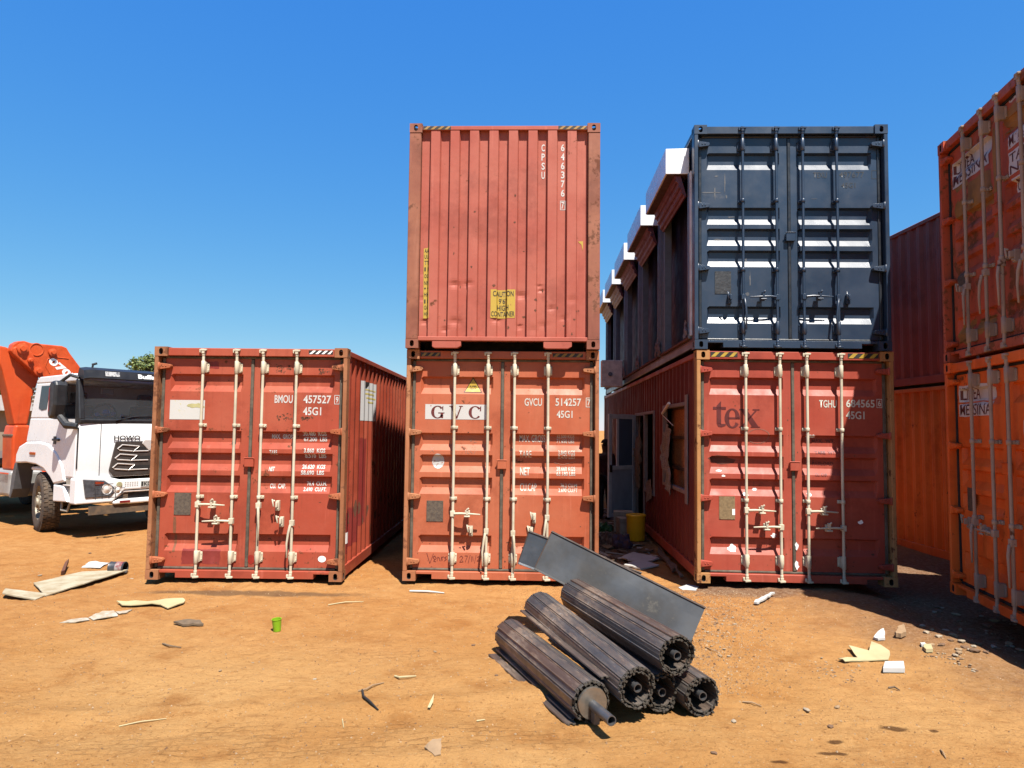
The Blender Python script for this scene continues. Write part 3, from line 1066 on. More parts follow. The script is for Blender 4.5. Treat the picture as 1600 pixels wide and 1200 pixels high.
def zs(lst): return [[(zG.x(x, y), zG.z(y)) for x, y in s] for s in lst]
scrawl(c2, zs([[(140, 1012), (155, 1060), (172, 1014)], [(178, 1042), (170, 1030), (178, 1024), (186, 1036), (172, 1048), (184, 1052)], [(190, 1048), (192, 1030), (200, 1034), (203, 1048)], [(208, 1048), (210, 1028)],
               [(214, 1046), (212, 1030), (222, 1028)], [(236, 1026), (224, 1032), (234, 1040), (222, 1048)],
               [(296, 1030), (304, 1022), (312, 1030), (296, 1052), (314, 1050)], [(320, 1022), (334, 1022), (322, 1052)], [(336, 1056), (346, 1018)], [(352, 1024), (352, 1048)], [(358, 1024), (360, 1046)], [(366, 1056), (374, 1018)], [(378, 1028), (388, 1024), (386, 1036), (378, 1046), (392, 1044)]]), 0, MCHALK)
WCH = plain('white_chalk', (.62, .36, .26), .8)
scrawl(c2, zs([[(320, 518), (322, 540)], [(330, 520), (330, 540), (340, 538)], [(352, 518), (342, 528), (354, 540)], [(360, 520), (372, 520), (362, 540)], [(155, 512), (172, 536)], [(170, 512), (155, 536)],
               [(335, 470), (352, 484)], [(352, 465), (340, 486)], [(360, 470), (360, 486), (372, 486)], [(740, 580), (780, 590), (842, 572)]]), 0, WCH, .004)

# --- upper middle container, blind end towards the yard
RED_C, FADE_C = (.43, .105, .072), (.48, .145, .10)
MC = paint('salmon_red_paint', RED_C, FADE_C, rust=.38, rough=.5, seed=41.0, streak=.15)
MCP = paint('brown_worn_post', (.27, .09, .058), (.36, .145, .085), rust=.75, rustcol=(.17, .07, .04), rough=.6, seed=42.0, streak=.4)
WC = print_mat('white_stencil_on_salmon', (.88, .86, .82), RED_C, .25, 7)
c3 = container('red container with a corrugated end numbered 646376, on top of the middle stack', (-1.615, 8.757, -1.896 + CAM_Z + CH + .008), R(.06))
shell(c3, MC, end='blind', rust_post=MCP)
mb = MB()
dz = [.145, .30, .42, .55, .68, .80, .95, 1.2, 1.6, 2.0, 2.4, CH - .085]
rr = random.Random(5)
dent = [(rr.uniform(.2, 2.2), rr.uniform(.2, .85), rr.uniform(.04, .09), rr.uniform(.006, .018)) for _ in range(16)] + [(rr.uniform(.2, 2.2), rr.uniform(.9, 2.3), .06, .006) for _ in range(6)]
zz = sorted(set([.145 + k * .03 for k in range(28)] + [1.05, 1.2, 1.4, 1.6, 1.8, 2.0, 2.3, 2.6, CH - .085]))
xx = []
for a, b in zip(END_B[:-1], END_B[1:]):
    n_ = 4 if b - a > .06 else 1
    xx += [a + (b - a) * k / n_ for k in range(n_)]
xx.append(END_B[-1])


def end_fn(x, z):
    y = end_y(x)
    for (cx_, cz_, r_, d_) in dent:
        q = ((x - cx_) ** 2 + ((z - cz_) * 1.6) ** 2) / r_ ** 2
        if q < 4: y += d_ * math.exp(-q * 1.5)
    return (x, y, z)


mb.grid(xx, zz, end_fn, 0, False)
mb.build('end_panel', MC, c3, fix=False)
MB().box(.1625, CW - .1625, .010, .09, CH - .083, CH - .030).build('header', MC, c3, .005)
MB().box(.1525, CW - .1525, .004, .09, .095, .148).build('sill', MC, c3, .006)
for a, b in ((.335, .70), (1.735, 2.09)):
    MB().prism([(a, .02), (a + .03, .004), (b - .05, .004), (b, .03), (b, .094), (a, .094)], 'y', .010, .10).build('tunnel_plate', MC, c3, .004)
MB().box(.17, CW - .17, .5, .56, .01, .128).build('cross_member', M['hole'], c3)
zC = ZM(62, 50, 1030, 1025, 34, 1180)
cols = [M['black_ink'], plain('faded_yellow_paint', (.60, .33, .07), .6)]
hazard(c3, .172, zC.x(272, 70), CH - .080, CH - .034, .0075, cols, 4, .05)
hazard(c3, zC.x(818, 70), CW - .172, CH - .080, CH - .034, .0075, cols, 4, .05)
for k, ch in enumerate('CPSU'):
    letter(c3, ENDS, ch, *zC.box(733, 750, 133 + 47.5 * k, 170 + 47.5 * k), WC, .02)
for k, ch in enumerate('646376'):
    letter(c3, ENDS, ch, *zC.box(832, 850, 132 + 47 * k, 169 + 47 * k), WC, .02)
letter(c3, ENDS, '7', *zC.box(834, 848, 430, 467), WC, .02)
drape(c3, 'number_box', frame_polys(*zC.box(828, 854, 425, 473), .007), ENDS, WC)
YS = print_mat('yellow_caution_vinyl', (.74, .50, .06), (.40, .13, .06), .3, 19)
drape(c3, 'caution_sign', [rect(*zC.box(478, 602, 883, 1026))], ENDS, YS, .003)
for s, a in (("CAUTION", (490, 594, 890, 918)), ("9'6\"", (518, 560, 926, 953)), ("HIGH", (510, 568, 960, 987)), ("CONTAINER", (481, 599, 993, 1019))):
    letter(c3, ENDS, s, *zC.box(*a), M['black_ink'], .012, .005)
drape(c3, 'caution_sign', [[(zC.x(135, 670), zC.z(672)), (zC.x(135, 1028), zC.z(1028)), (zC.x(165, 1028), zC.z(1028)), (zC.x(165, 630), zC.z(630)), (zC.x(160, 632), zC.z(632)), (zC.x(158, 668), zC.z(668))]], ENDS, YS, .003)
for s, y in (('AA', 674), ('UU', 704), ('TT', 735), ('II', 768), ('OO', 803), ('NN', 838), ("''", 872), ('HH', 897), ('II', 932), ('GG', 963), ('HH', 995)):
    letter(c3, ENDS, s, *zC.box(139, 162, y, y + (8 if s == "''" else 20)), M['black_ink'], .008, .005)
drape(c3, 'caution_sign', [[(zC.x(918, 634), zC.z(634)), (zC.x(944, 632), zC.z(632)), (zC.x(943, 682), zC.z(682)), (zC.x(936, 650), zC.z(650))]], ENDS, YS, .003)
for k in range(26):
    x, z = rr.uniform(.2, 2.2), rr.choice((rr.uniform(.16, .5), rr.uniform(.5, .85), rr.uniform(.9, 2.6)))
    drape(c3, 'rust_stain', [blotch(x, z, rr.uniform(.006, .02), rr.uniform(.005, .02), 9, 200 + k, .5)], Surf(lambda a, b: Vector(end_fn(a, b)), END_B), M['dark_rust'] if k % 3 else plain('bare_tan_metal', (.48, .27, .14), .7) if k == 0 else M['dark_rust'], .002)

# --- lower right container: tex
RED_T, FADE_T = (.38, .064, .040), (.43, .095, .058)
MT = paint('tex_red_paint', RED_T, FADE_T, rust=.42, rough=.48, seed=61.0, streak=.2)
MTP = paint('orange_rust_post', (.44, .19, .06), (.48, .25, .10), rust=.6, rough=.6, seed=62.0, streak=.4)
MTS = paint('shade_darkened_side_red', (.16, .030, .028), (.20, .045, .038), rust=.35, rough=.55, seed=63.0, streak=.25)  # the tex red with the alley's shade put into the colour
WT = print_mat('white_stencil_on_tex', (.88, .86, .74), RED_T, .2, 8)
TEXX, TEXY, TEXZ = 2.043, 8.90, -1.87 + CAM_Z
c4 = container('red container with the word tex, cut for a doorway along its shaded side', (TEXX, TEXY, TEXZ), R(-.28), R(.25))
shell(c4, MT, left=False, rust_post=MTP)
door_end(c4, MT, M['cream'], (('right', .90), ('left', .70), ('right', .90), ('left', .70)), mhinge=MT,
         plate=(.295, .49, .775, 1.06, plain('tan_plate', (.40, .27, .13), .6, .1, .3, 40, 5, .4)))
zT = ZM(68, 92, 1000, 1035, 55, 1145)
for s, a in (('TGHU', (667, 750, 284, 320)), ('684565', (795, 930, 280, 317)), ('6', (946, 960, 282, 311)), ('45G1', (795, 883, 336, 373))):
    letter(c4, DOOR, s, *zT.box(*a), WT, .018)
drape(c4, 'number_box', frame_polys(*zT.box(939, 966, 276, 318), .007), DOOR, WT)
for ch, a, b, y0, y1 in (('t', 160, 222, 293, 420), ('e', 216, 290, 330, 424), ('x', 288, 382, 332, 420)):
    q = zT.box(a, b, y0, y1)
    drape(c4, 'logo_letter', serif(ch, *q), DOOR, plain('dark_red_logo_paint', (.17, .016, .014), .5), .003)
GT = print_mat('ghost_of_old_lettering', (.16, .022, .02), RED_T, .5, 11)
weights(c4, zT, [('MAX.  WT.', 640, 750, 470, 487), ('TARE  WT.', 650, 752, 525, 540), ('PAYLOAD', 645, 745, 577, 593), ('CU. CAP.', 653, 713, 630, 645)], GT)
drape(c4, 'white_sticker', [rect(.455, .49, .83, .905)], Surf(lambda x, z: Vector((x, DOOR_Y - .006, z))), M['white'], .002)
hazard(c4, .175, zT.x(265, 70), CH - .085, CH - .022, .0195, [M['black_ink'], M['yellow']], 3, .06)
hazard(c4, zT.x(788, 70), CW - .175, CH - .085, CH - .022, .0195, [M['black_ink'], M['yellow']], 3, .06)
for k, (u, v, a, b) in enumerate(((370, 710, .035, .016), (268, 988, .055, .035), (568, 968, .018, .045), (571, 1058, .024, .05), (460, 925, .03, .03), (635, 457, .05, .02), (873, 855, .03, .025), (195, 626, .03, .012), (215, 650, .03, .012), (325, 735, .03, .02), (628, 730, .03, .02))):
    sf = DOOR if not 540 < u < 580 else Surf(lambda x, z: Vector((x, DOOR_Y - .018, z)))
    drape(c4, 'paint_splash', [blotch(zT.x(u, v), zT.z(v), a, b, 12, 300 + k, .45)], sf, M['white'], .004)
ring = []
for k in range(30):
    t0, t1 = 2 * math.pi * k / 30, 2 * math.pi * (k + .8) / 30
    cxx, czz = zT.x(380, 460), zT.z(460)
    ring.append([(cxx + r_ * math.cos(t_), czz + r_ * .65 * math.sin(t_)) for r_, t_ in ((.145, t0), (.145, t1), (.133, t1), (.133, t0))])
drape(c4, 'sticker_remnant', ring, DOOR, plain('sticker_glue', (.50, .22, .15), .7), .003)
drape(c4, 'rust_patch', [blotch(zT.x(200, 585), zT.z(575), .17, .05, 18, 77, .35)], DOOR, plain('brown_rust_patch', (.20, .05, .025), .75), .0015)
# side wall cut for a window, a doorway and a sidelight (distances from the doors)
W0, W1, D0, D1, D2 = .72, 2.45, 3.32, 4.42, 5.62
ZT = CH - .085
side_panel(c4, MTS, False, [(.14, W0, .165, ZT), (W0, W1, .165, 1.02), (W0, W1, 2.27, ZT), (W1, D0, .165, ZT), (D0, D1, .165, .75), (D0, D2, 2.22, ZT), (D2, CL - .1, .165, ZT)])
MPRIM = plain('pale_primer', (.42, .37, .36), .6, 0, .25, 8)
MGREY = plain('grey_door_paint', (.40, .42, .46), .5, 0, .15, 5, al=.9)
MGREYL = plain('light_grey_frame_paint', (.66, .66, .66), .5, 0, .15, 5, al=.9)


def side_frame(root, s0, s1, z0, z1, w, mat, name, bottom=True):
    mb = MB()
    x0, x1 = .004, .075
    mb.box(x0, x1, s0, s0 + w, z0, z1); mb.box(x0, x1, s1 - w, s1, z0, z1)
    mb.box(x0, x1, s0 + w, s1 - w, z1 - w, z1)
    if bottom: mb.box(x0, x1, s0 + w, s1 - w, z0, z0 + w)
    return mb.build(name, mat, root, .003)


side_frame(c4, W0, W1, 1.02, 2.27, .05, MPRIM, 'window_frame')
side_frame(c4, D0, D1, .75, 2.22, .05, MPRIM, 'window_frame')
side_frame(c4, D1, D2, .165, 2.22, .06, MPRIM, 'door_frame', False)
MB().box(-.002, .012, W0 - .14, W0 - .002, .9, 2.36).build('primer_strip', MPRIM, c4)
# inside: board lining, partition
n = NT('chip_board', seed=3)
vo = n.new('ShaderNodeTexVoronoi'); vo.inputs['Scale'].default_value = 34; n.ln(n.scaled((1, 1, 2.4)), vo.inputs['Vector'])
cc = n.mix(n.ramp(vo.outputs['Distance'], .1, .7), (.52, .24, .08), (.30, .10, .035))
cc = n.mix(n.ramp(n.noise(22, 4, .7), .5, .65, 0, .6), cc, (.62, .36, .16))
MOSB = n.done(cc, .8, al=1.15)
MB().box(.19, .21, W0 - .3, W1 + .25, .17, 2.7).build('lining_board', MOSB, c4)
for z in (.75, 1.28, 1.75, 2.2):
    MB().box(.155, .189, W0 - .3, W1 + .25, z, z + .045).build('batten', plain('raw_timber', (.52, .33, .15), .7) if z < .8 else M['floor_wood'], c4)
MB().box(.6, 2.3, 3.1, 3.13, .16, 2.75).build('partition', plain('dark_partition', (.05, .045, .05), .8), c4)
n = NT('newspaper', seed=4)
br = n.new('ShaderNodeTexBrick'); br.inputs['Scale'].default_value = 14; br.inputs['Mortar Size'].default_value = .03
br.inputs['Color1'].default_value = (.34, .31, .28, 1); br.inputs['Color2'].default_value = (.44, .40, .35, 1); br.inputs['Mortar'].default_value = (.50, .46, .39, 1)
n.ln(n.scaled((1, 1, 1), (R(90), 0, R(90))), br.inputs['Vector'])
MNEWS = n.done(n.mix(n.ramp(n.noise(60, 3, .7), .48, .6, 0, .6), br.outputs['Color'], (.14, .12, .11)), .85)


def crumple(root, pts, name, mat, seed, amp=.03, x=-.012):
    """a loose sheet taped to the side: polygon (s, z) fanned into folds"""
    r = random.Random(seed)
    bm = bmesh.new()
    f = bm.faces.new([bm.verts.new((x, p[0], p[1])) for p in pts])
    bmesh.ops.triangulate(bm, faces=[f])
    bmesh.ops.subdivide_edges(bm, edges=bm.edges[:], cuts=4, use_grid_fill=True)
    for v in bm.verts:
        v.co.x += r.uniform(-amp, amp * .3)
    m = bpy.data.meshes.new(name); bm.to_mesh(m); bm.free(); m.materials.append(mat)
    return link(name, m, root)


crumple(c4, [(1.9, 1.98), (2.4, 1.72), (2.45, 1.5), (2.3, 1.28), (1.95, 1.24), (1.75, 1.5), (1.6, 1.88)], 'masking_paper', MNEWS, 1)
crumple(c4, [(2.0, 1.24), (1.85, 1.42), (1.6, 1.1), (1.55, .92), (1.8, .95), (2.05, 1.0)], 'masking_paper', MNEWS, 2)
crumple(c4, [(3.42, 1.05), (3.36, .72), (3.95, .58), (4.05, .92)], 'masking_paper', MNEWS, 3, .015)
crumple(c4, [(4.45, 2.15), (4.62, 1.9), (5.25, 1.62), (5.3, 1.40), (5.05, 1.24), (5.0, .9), (4.85, .7), (4.7, .95), (4.5, 1.3)], 'masking_paper', plain('brown_masking_paper', (.26, .21, .16), .85, 0, .3, 8), 4, .07)
MB().tube([(.0, 2.42, 2.15), (-.05, 1.6, 2.28)], .022, 8).build('paper_roll', M['white'], c4)
MB().tube([(.0, 2.4, 2.12), (.04, 1.75, 1.95)], .007, 6).build('wire', M['white'], c4)
# steel door swung out into the alley
dj = bpy.data.objects.new('steel_door', None); COL.objects.link(dj); dj.parent = c4
dj.location = (.0, D2 - .06, .17); dj.rotation_euler = (0, 0, R(222 - 180))
dw, dh = .80, 2.02
mb = MB()
mb.box(-dw, -dw + .09, -.02, .02, 0, dh); mb.box(-.09, 0, -.02, .02, 0, dh); mb.box(-dw + .09, -.09, -.02, .02, dh - .09, dh)
mb.box(-dw + .09, -.09, -.02, .02, .92, 1.0); mb.box(-dw + .09, -.09, -.02, .02, 0, .08)
mb.build('door_frame', MGREYL, dj, .003)
MB().box(-dw + .09, -.09, -.01, .01, .08, .92).build('door_panel', MGREY, dj)
MB().box(-dw + .30, -.09, -.008, .008, 1.0, dh - .09).build('door_pane', plain('blue_grey_glass', (.20, .26, .36), .15, 0, .1, 3), dj)
MB().box(-dw + .24, -dw + .30, -.012, .012, 1.0, dh - .09).build('mullion', MGREYL, dj)
MB().box(-dw + .02, -dw + .07, -.05, -.02, .88, 1.02).build('handle', M['black_ink'], dj)

def chips(root, mat, seed, n_=70):
    r = random.Random(seed); polys = []
    for k in range(n_):
        q = r.random()
        if q < .45: x, z = r.uniform(.13, 2.3), .16 + .35 * r.random() ** 2
        elif q < .75: x, z = r.choice((.115, 1.185, 1.25, 2.32)) + r.gauss(0, .012), r.uniform(.2, 2.7)
        else: x, z = r.uniform(.13, 2.3), r.uniform(.3, 2.7)
        if not (.112 < x < 1.192 or 1.244 < x < 2.326): continue
        polys.append(blotch(x, z, r.uniform(.002, .010) * (2.2 if r.random() < .1 else 1), r.uniform(.002, .012), 7, seed * 100 + k, .5))
    drape(root, 'rust_stain', polys, DOOR, mat, .0016)


for c_, sd_ in ((c1, 1), (c2, 2), (c4, 3)):
    chips(c_, M['dark_rust'], sd_)

# --- upper right container, black, fitted as a row of shops
NAVY, NAVY2 = (.013, .025, .047), (.018, .032, .058)


def gloss_black(name, seed):
    n = NT(name, seed=seed)
    c = n.mix(n.ramp(n.noise(1.2, 4), .35, .65), NAVY, NAVY2)
    sc = n.ramp(n.noise(1.0, 6, .7, n.scaled((40, 40, 5), (.3, .2, .4))), .705, .74, 0, .35)
    c = n.mix(sc, c, (.16, .17, .19))
    c = n.mix(n.ramp(n.noise(2.5, 7, .7), .62, .74, 0, .25), c, (.12, .11, .10))
    b = n.bump(n.noise(2.5, 3), .2, .015)
    b = n.bump(n.noise(90, 3), .1, .003, b)
    return n.done(c, n.ramp(n.noise(4, 4), .3, .7, .30, .42), 0, b, .6, al=1)


MB_ = gloss_black('black_gloss_paint', 81.0)
MBG = plain('painted_over_seal', (.03, .036, .046), .35, 0, .2, 9)
c5 = container('glossy black container with shop openings along its side, on the tex container', (2.028, 8.89, -1.87 + CAM_Z + CH + .012), R(-.6), R(.25))
shell(c5, MB_, left=False)
door_end(c5, MB_, MB_, (('down', .665), ('left', .665), ('right', .675), ('down', .665)), [(.455, .66), (1.93, .665)], mgasket=MBG,
         plate=(.275, .48, .72, 1.01, plain('painted_over_plate', (.045, .05, .058), .5, 0, .3, 25, 3, 1.0, None, 18)))
zB = ZM(65, 85, 1017, 1060, 52, 1158)
GB = print_mat('ghost_of_painted_over_number', (.035, .042, .055), NAVY2, .5, 13)
letter(c5, DOOR, 'TEXU', *zB.box(670, 738, 278, 306), GB, .01)
letter(c5, DOOR, '497677', *zB.box(798, 922, 274, 304), GB, .01)
drape(c5, 'number_box', frame_polys(*zB.box(958, 988, 268, 310), .006), DOOR, GB)
letter(c5, DOOR, '45G1', *zB.box(810, 880, 330, 356), GB, .01)
SCR = plain('pale_scuff', (.15, .16, .18), .6)
r5 = random.Random(9)
for k, (u, v, w_, h_) in enumerate(((188, 298, .03, .02), (180, 380, .012, .16), (230, 330, .010, .22), (165, 380, .18, .010), (240, 400, .02, .05), (100, 415, .05, .05), (365, 810, .012, .2), (352, 885, .03, .05), (270, 497, .05, .02), (200, 610, .07, .02), (348, 710, .02, .04), (680, 410, .06, .006), (485, 340, .012, .12))):
    drape(c5, 'scuff', [blotch(zB.x(u, v), zB.z(v), w_ * .7, h_ * .5, 11, 400 + k, .5)], DOOR, SCR, .0022)
BAYS = [.30 + 2.37 * k for k in range(5)]
OW, OZ0, OZ1 = 2.10, .17, 2.33
rects = []
prev = .14
for b in BAYS:
    rects.append((prev, b, .165, CH - .085)); rects.append((b, b + OW, OZ1, CH - .085)); prev = b + OW
rects.append((prev, CL - .1, .165, CH - .085))
nb_ = NT('bounce_dulled_side_black', seed=83.0)
MBS = nb_.done(nb_.mix(nb_.ramp(nb_.noise(2.0, 5), .35, .65), (.004, .011, .026), (.007, .016, .034)), .65, 0, nb_.bump(nb_.noise(3, 3), .2, .015), .12, al=1)  # side copy of the black, darkened and blued against red bounce light
side_panel(c5, MBS, False, rects)
MGALV = plain('pale_sheet_metal', (.80, .80, .80), .30, .15, .08, 5, 4, .06, (.70, .71, .73), al=.95)
MMAR = plain('maroon_shutter_paint', (.20, .025, .03), .4, 0, .25, 6)
MDARKIN = plain('dark_navy_interior', (.010, .030, .085), .6, 0, .2, 3)
MPOST = plain('grey_guide_rail', (.30, .36, .46), .4, .2, .2, 7)
MB().box(.22, .25, .2, CL - .2, .16, CH - .09).build('inner_wall', MDARKIN, c5)
for b in BAYS:
    sb = MB()
    L_ = 1.78; y0 = b + .02
    sb.prism([(.0, 2.37), (-.31, 2.37), (-.31, 2.71), (.0, 2.72)], 'y', y0, y0 + L_)
    bx = sb.build('shutter_box', MGALV, c5, .004)
    MB().prism([(-.004, 2.362), (-.29, 2.362), (-.29, 2.369), (-.004, 2.369)], 'y', y0 + .01, y0 + L_ - .01).build('soffit', plain('bounce_brown_soffit', (.16, .075, .06), .5) if 'bounce_brown_soffit' not in bpy.data.materials else bpy.data.materials['bounce_brown_soffit'], bx)  # underside's brown is reflected red and dirt light put into the colour
    cu = MB().prism([(-.19, 2.359), (-.10, 2.359), (-.02, 2.08), (-.05, 2.07)], 'y', y0 + .05, y0 + L_ - .05)
    for q in (.22, .5, .78):
        xa, za = -.19 + .14 * q, 2.359 - .289 * q
        cu.prism([(xa - .012, za + .02), (xa - .018, za - .002), (xa + .004, za - .03), (xa + .012, za)], 'y', y0 + .045, y0 + L_ - .045)
    cu.build('rolled_shutter', MMAR, c5, .004)
    MB().box(-.10, -.06, y0 + .5, y0 + .62, 2.19, 2.27).build('shutter_latch', M['white'], c5)
    for y_, w_, mt in ((b - .02, .05, MPOST), (b + OW - .34, .035, MPOST), (b + OW - .22, .03, MPOST), (b + OW - .02, .03, MPOST), (b + OW + .13, .03, MPOST)):
        MB().box(-.022, .09, y_, y_ + w_, .165, 2.365).build('guide_rail', mt, c5, .004)
    for y_, zt in ((b + .05, .42), (b + OW + .0, .40), (b + OW + .16, .46)):
        if y_ < 11.9:
            crumple(c5, [(y_ - .02, zt), (y_ + .10, zt - .03), (y_ + .13, zt - .24), (y_ - .10, zt - .20)], 'masking_paper', plain('grey_masking_paper', (.30, .29, .33), .8) if 'grey_masking_paper' not in bpy.data.materials else bpy.data.materials['grey_masking_paper'], int(y_ * 10), .02, -.04)
    MB().box(-.03, .05, b, b + OW, .155, .185).build('threshold', M['dark_rust'], c5)
MB().box(-.006, .014, .21, .285, .2, 2.37).build('pale_edge_strip', plain('pale_edge_paint', (.70, .70, .74), .5, al=1), c5)
bx = MB().box(-.52, -.03, 7.55, 7.85, -.02, .60).build('metal_box', plain('dull_zinc', (.80, .76, .70), .5, 0, .3, 6, 3, .3, al=1), c5, .01)
MB().lathe([(.05, 0), (.05, .03), (.0001, .03)], (-.32, 7.55, .27), (0, -1, 0), 14).build('round_latch', MPOST, bx)

# --- the stack on the right whose doors face across the yard
MMU = paint('brownish_red_paint', (.36, .060, .024), (.24, .060, .030), rust=.8, rough=.55, seed=102.0, streak=.3, al=1.15)
MO = paint('orange_paint', (.60, .092, .014), (.64, .125, .022), rust=.45, rough=.5, seed=103.0, streak=.35, al=.95)
MYP = plain('mustard_primer', (.55, .24, .04), .65, 0, .3, 4)
WM = print_mat('white_lettering_patch', (.95, .86, .80), (.35, .06, .03), .4, 15)
INKM = plain('red_brown_print', (.20, .035, .022), .7)
CH = 2.591      # these two are the lower, standard height
DOOR = door_surf()
KS = 2.591 / 2.896
c6 = container('brownish red container with yellow patches, upper one of the stack at the right edge', (5.367 * KS - .03, 9.291 * KS, -1.995 * KS + CAM_Z + CH + .01), R(-98.8), 0)
shell(c6, MMU)
door_end(c6, MMU, M['cream_old'], (('down', .78), ('down', .84), ('down', .86), ('down', .82)), [(.47, .78), (1.56, .9)], mgasket=M['hole'])
c7 = container('orange container with a white two-line door sticker, lower one at the right edge', (5.335 * KS - .03, 9.235 * KS, -1.995 * KS + CAM_Z), R(-98.6), 0)
shell(c7, MO)
door_end(c7, MO, M['cream_old'], (('down', .86), ('left', .80), ('down', .76), ('right', .76)), [(.42, .84)], mgasket=M['hole'], plate=(.30, .44, .95, 1.2, M['steel_plate']))


def patch_text(root, surf, s, x0, x1, z0, z1, seed, rowsplit=None):
    drape(root, 'sticker', [ragged(x0, x1, z0, z1, 6, .008, seed)], surf, WM, .003)
    rows = s.split('/')
    h = (z1 - z0) / len(rows)
    for k, t in enumerate(rows):
        a, b = z1 - (k + .9) * h, z1 - (k + .12) * h
        letter(root, surf, t, x0 + .02, x1 - .02, a, b, INKM, .004, .0055)


# upper: sticker, code boxes, weight strips, mustard patches
for k, b in enumerate(((.20, .52, 1.95, 2.14), (.50, 1.08, 1.60, 1.92), (.20, .42, 1.62, 1.84), (1.10, 1.25, 1.2, 2.3), (1.33, 2.1, 2.16, 2.38), (.2, .52, .2, .42), (.62, 1.0, .26, .42))):
    drape(c6, 'primer_patch', [ragged(*b, 6, .035, 500 + k)], DOOR, MYP, .0012)
drape(c6, 'sticker', [ragged(.16, 1.02, 2.0, 2.30, 6, .008, 1)], DOOR, WM, .003)
letter(c6, DOOR, 'LINEA', .18, .60, 2.17, 2.28, INKM, .004, .0055)
letter(c6, DOOR, 'MESSINA', .18, .99, 2.02, 2.15, INKM, .004, .0055)
patch_text(c6, DOOR, 'LMCU', 1.46, 1.80, 2.42, 2.55, 2)
patch_text(c6, DOOR, '0/4', 1.93, 2.1, 2.28, 2.58, 3)
patch_text(c6, DOOR, 'M. G. W.', 1.42, 1.95, 1.98, 2.12, 4)
patch_text(c6, DOOR, 'TARE/NET', 1.42, 1.92, 1.70, 1.93, 5)
patch_text(c6, DOOR, 'CU.CAP', 1.46, 1.86, 1.52, 1.66, 6)
drape(c6, 'rust_stain', [ragged(.22, .40, .80, 1.02, 5, .02, 9)], DOOR, M['steel_plate'], .003)
# lower
drape(c7, 'sticker', [ragged(.15, .90, 2.14, 2.32, 6, .008, 11), ragged(.15, .92, 1.98, 2.125, 6, .008, 12)], DOOR, WM, .003)
letter(c7, DOOR, 'LINEA', .18, .56, 2.165, 2.30, INKM, .004, .0055)
letter(c7, DOOR, 'MESSINA', .18, .89, 1.992, 2.113, INKM, .004, .0055)
patch_text(c7, DOOR, 'LMCU 2', 1.55, 2.1, 2.16, 2.3, 13)
patch_text(c7, DOOR, 'M.G.W./TARE/NET/CU.CAP', 1.50, 1.95, 1.38, 1.92, 14)
drape(c7, 'blue_mark', [blotch(.64, 2.62, .035, .045, 10, 3, .2)], DOOR, plain('blue_spot', (.12, .16, .28), .6), .003)
drape(c7, 'primer_patch', [ragged(1.42, 1.62, .95, 1.12, 5, .02, 15)], DOOR, plain('lighter_orange', (.66, .22, .03), .5), .002)

# --- farther stack behind, only its long corrugated sides show
MFD = paint('far_dark_red_paint', (.26, .045, .026), (.31, .065, .035), rust=.35, rough=.6, seed=121.0, streak=.3, al=1.1)
MFO = paint('far_orange_paint', (.56, .12, .022), (.62, .17, .035), rust=.4, rough=.55, seed=122.0, streak=.35, al=1.0)
CH = 2.896
DOOR = door_surf()
c8 = container('plain dark red corrugated container above the orange one behind the black container', (6.95, 8.5, 2.778), R(3.3))
shell(c8, MFD)
c9 = container('plain orange corrugated container on the ground, farther back than the tex container', (6.95, 8.5, -.13), R(3.3))
shell(c9, MFO)
for c, mt in ((c8, MFD), (c9, MFO)):
    MB().box(.15, CW - .15, .02, .06, .118, CH - .02).build('end_panel', mt, c)

# ------------------------------------------------------------------ white tipper cab with an orange crane
TX, TY, TH = -8.314, 13.604, R(-33)
truck = thing('crane_truck', 'white truck with a black sun visor and a folded orange crane behind its cab', 'truck', (TX, TY, 0), TH)
MW = plain('white_cab_paint', (.80, .80, .80), .28, 0, .06, 3, 5, .03, al=.80)
MWD = plain('dusty_white_paint', (.58, .53, .44), .5, 0, .2, 5)
MBK = plain('black_plastic', (.035, .036, .04), .42, 0, .3, 7)
MBG2 = plain('gloss_black_visor', (.03, .03, .033), .38, 0, .1, 4, 3, .03)
MGRL = plain('dark_bronze_grille', (.075, .062, .055), .4, .4, .25, 8)
MCHR = plain('dull_chrome', (.62, .58, .54), .3, .35, .1, 9)
MTY = plain('dusty_tyre', (.075, .055, .042), .85, 0, .35, 12, 4, .4, (.17, .11, .065))
MCR = paint('orange_crane_paint', (.62, .075, .018), (.66, .11, .03), rust=.25, rough=.4, seed=140.0, streak=.2)
MCHS = plain('dusty_chassis', (.12, .085, .06), .8, 0, .3, 6, 3, .3, (.25, .16, .09))
GL = glass_mat('cab_glass', (.74, .80, .84), .02, .05)
MINT = plain('cab_interior', (.16, .16, .18), .7)

# cab: floor, flanks below the windows, back, roof and pillars, hollow inside
mb = MB()
for s in (-1, 1):
    a, b = (s * 1.20, s * 1.13)
    y0, y1 = min(a, b), max(a, b)
    mb.prism([(-.60, 1.62), (-.05, 1.63), (.35, 1.60), (.70, 1.46), (.98, 1.22), (1.10, 1.02), (1.70, 1.02), (1.76, 1.3), (1.745, 1.98), (1.69, 2.06), (-.47, 2.06)], 'y', y0, y1)
    mb.prism([(-.47, 2.06), (.50, 2.06), (.47, 2.70), (-.27, 2.70)], 'y', y0, y1)
    mb.prism([(1.60, 2.06), (1.69, 2.06), (1.56, 2.70), (1.49, 2.70)], 'y', y0, y1)
mb.prism([(-.29, 2.70), (-.27, 2.76), (-.15, 2.82), (1.30, 2.84), (1.48, 2.80), (1.56, 2.70)], 'y', -1.20, 1.20)
mb.prism([(-.60, 1.62), (-.47, 2.06), (-.27, 2.70), (-.20, 2.70), (-.40, 2.06), (-.53, 1.62)], 'y', -1.13, 1.13)
mb.box(-.5, 1.65, -1.13, 1.13, 1.10, 1.16)
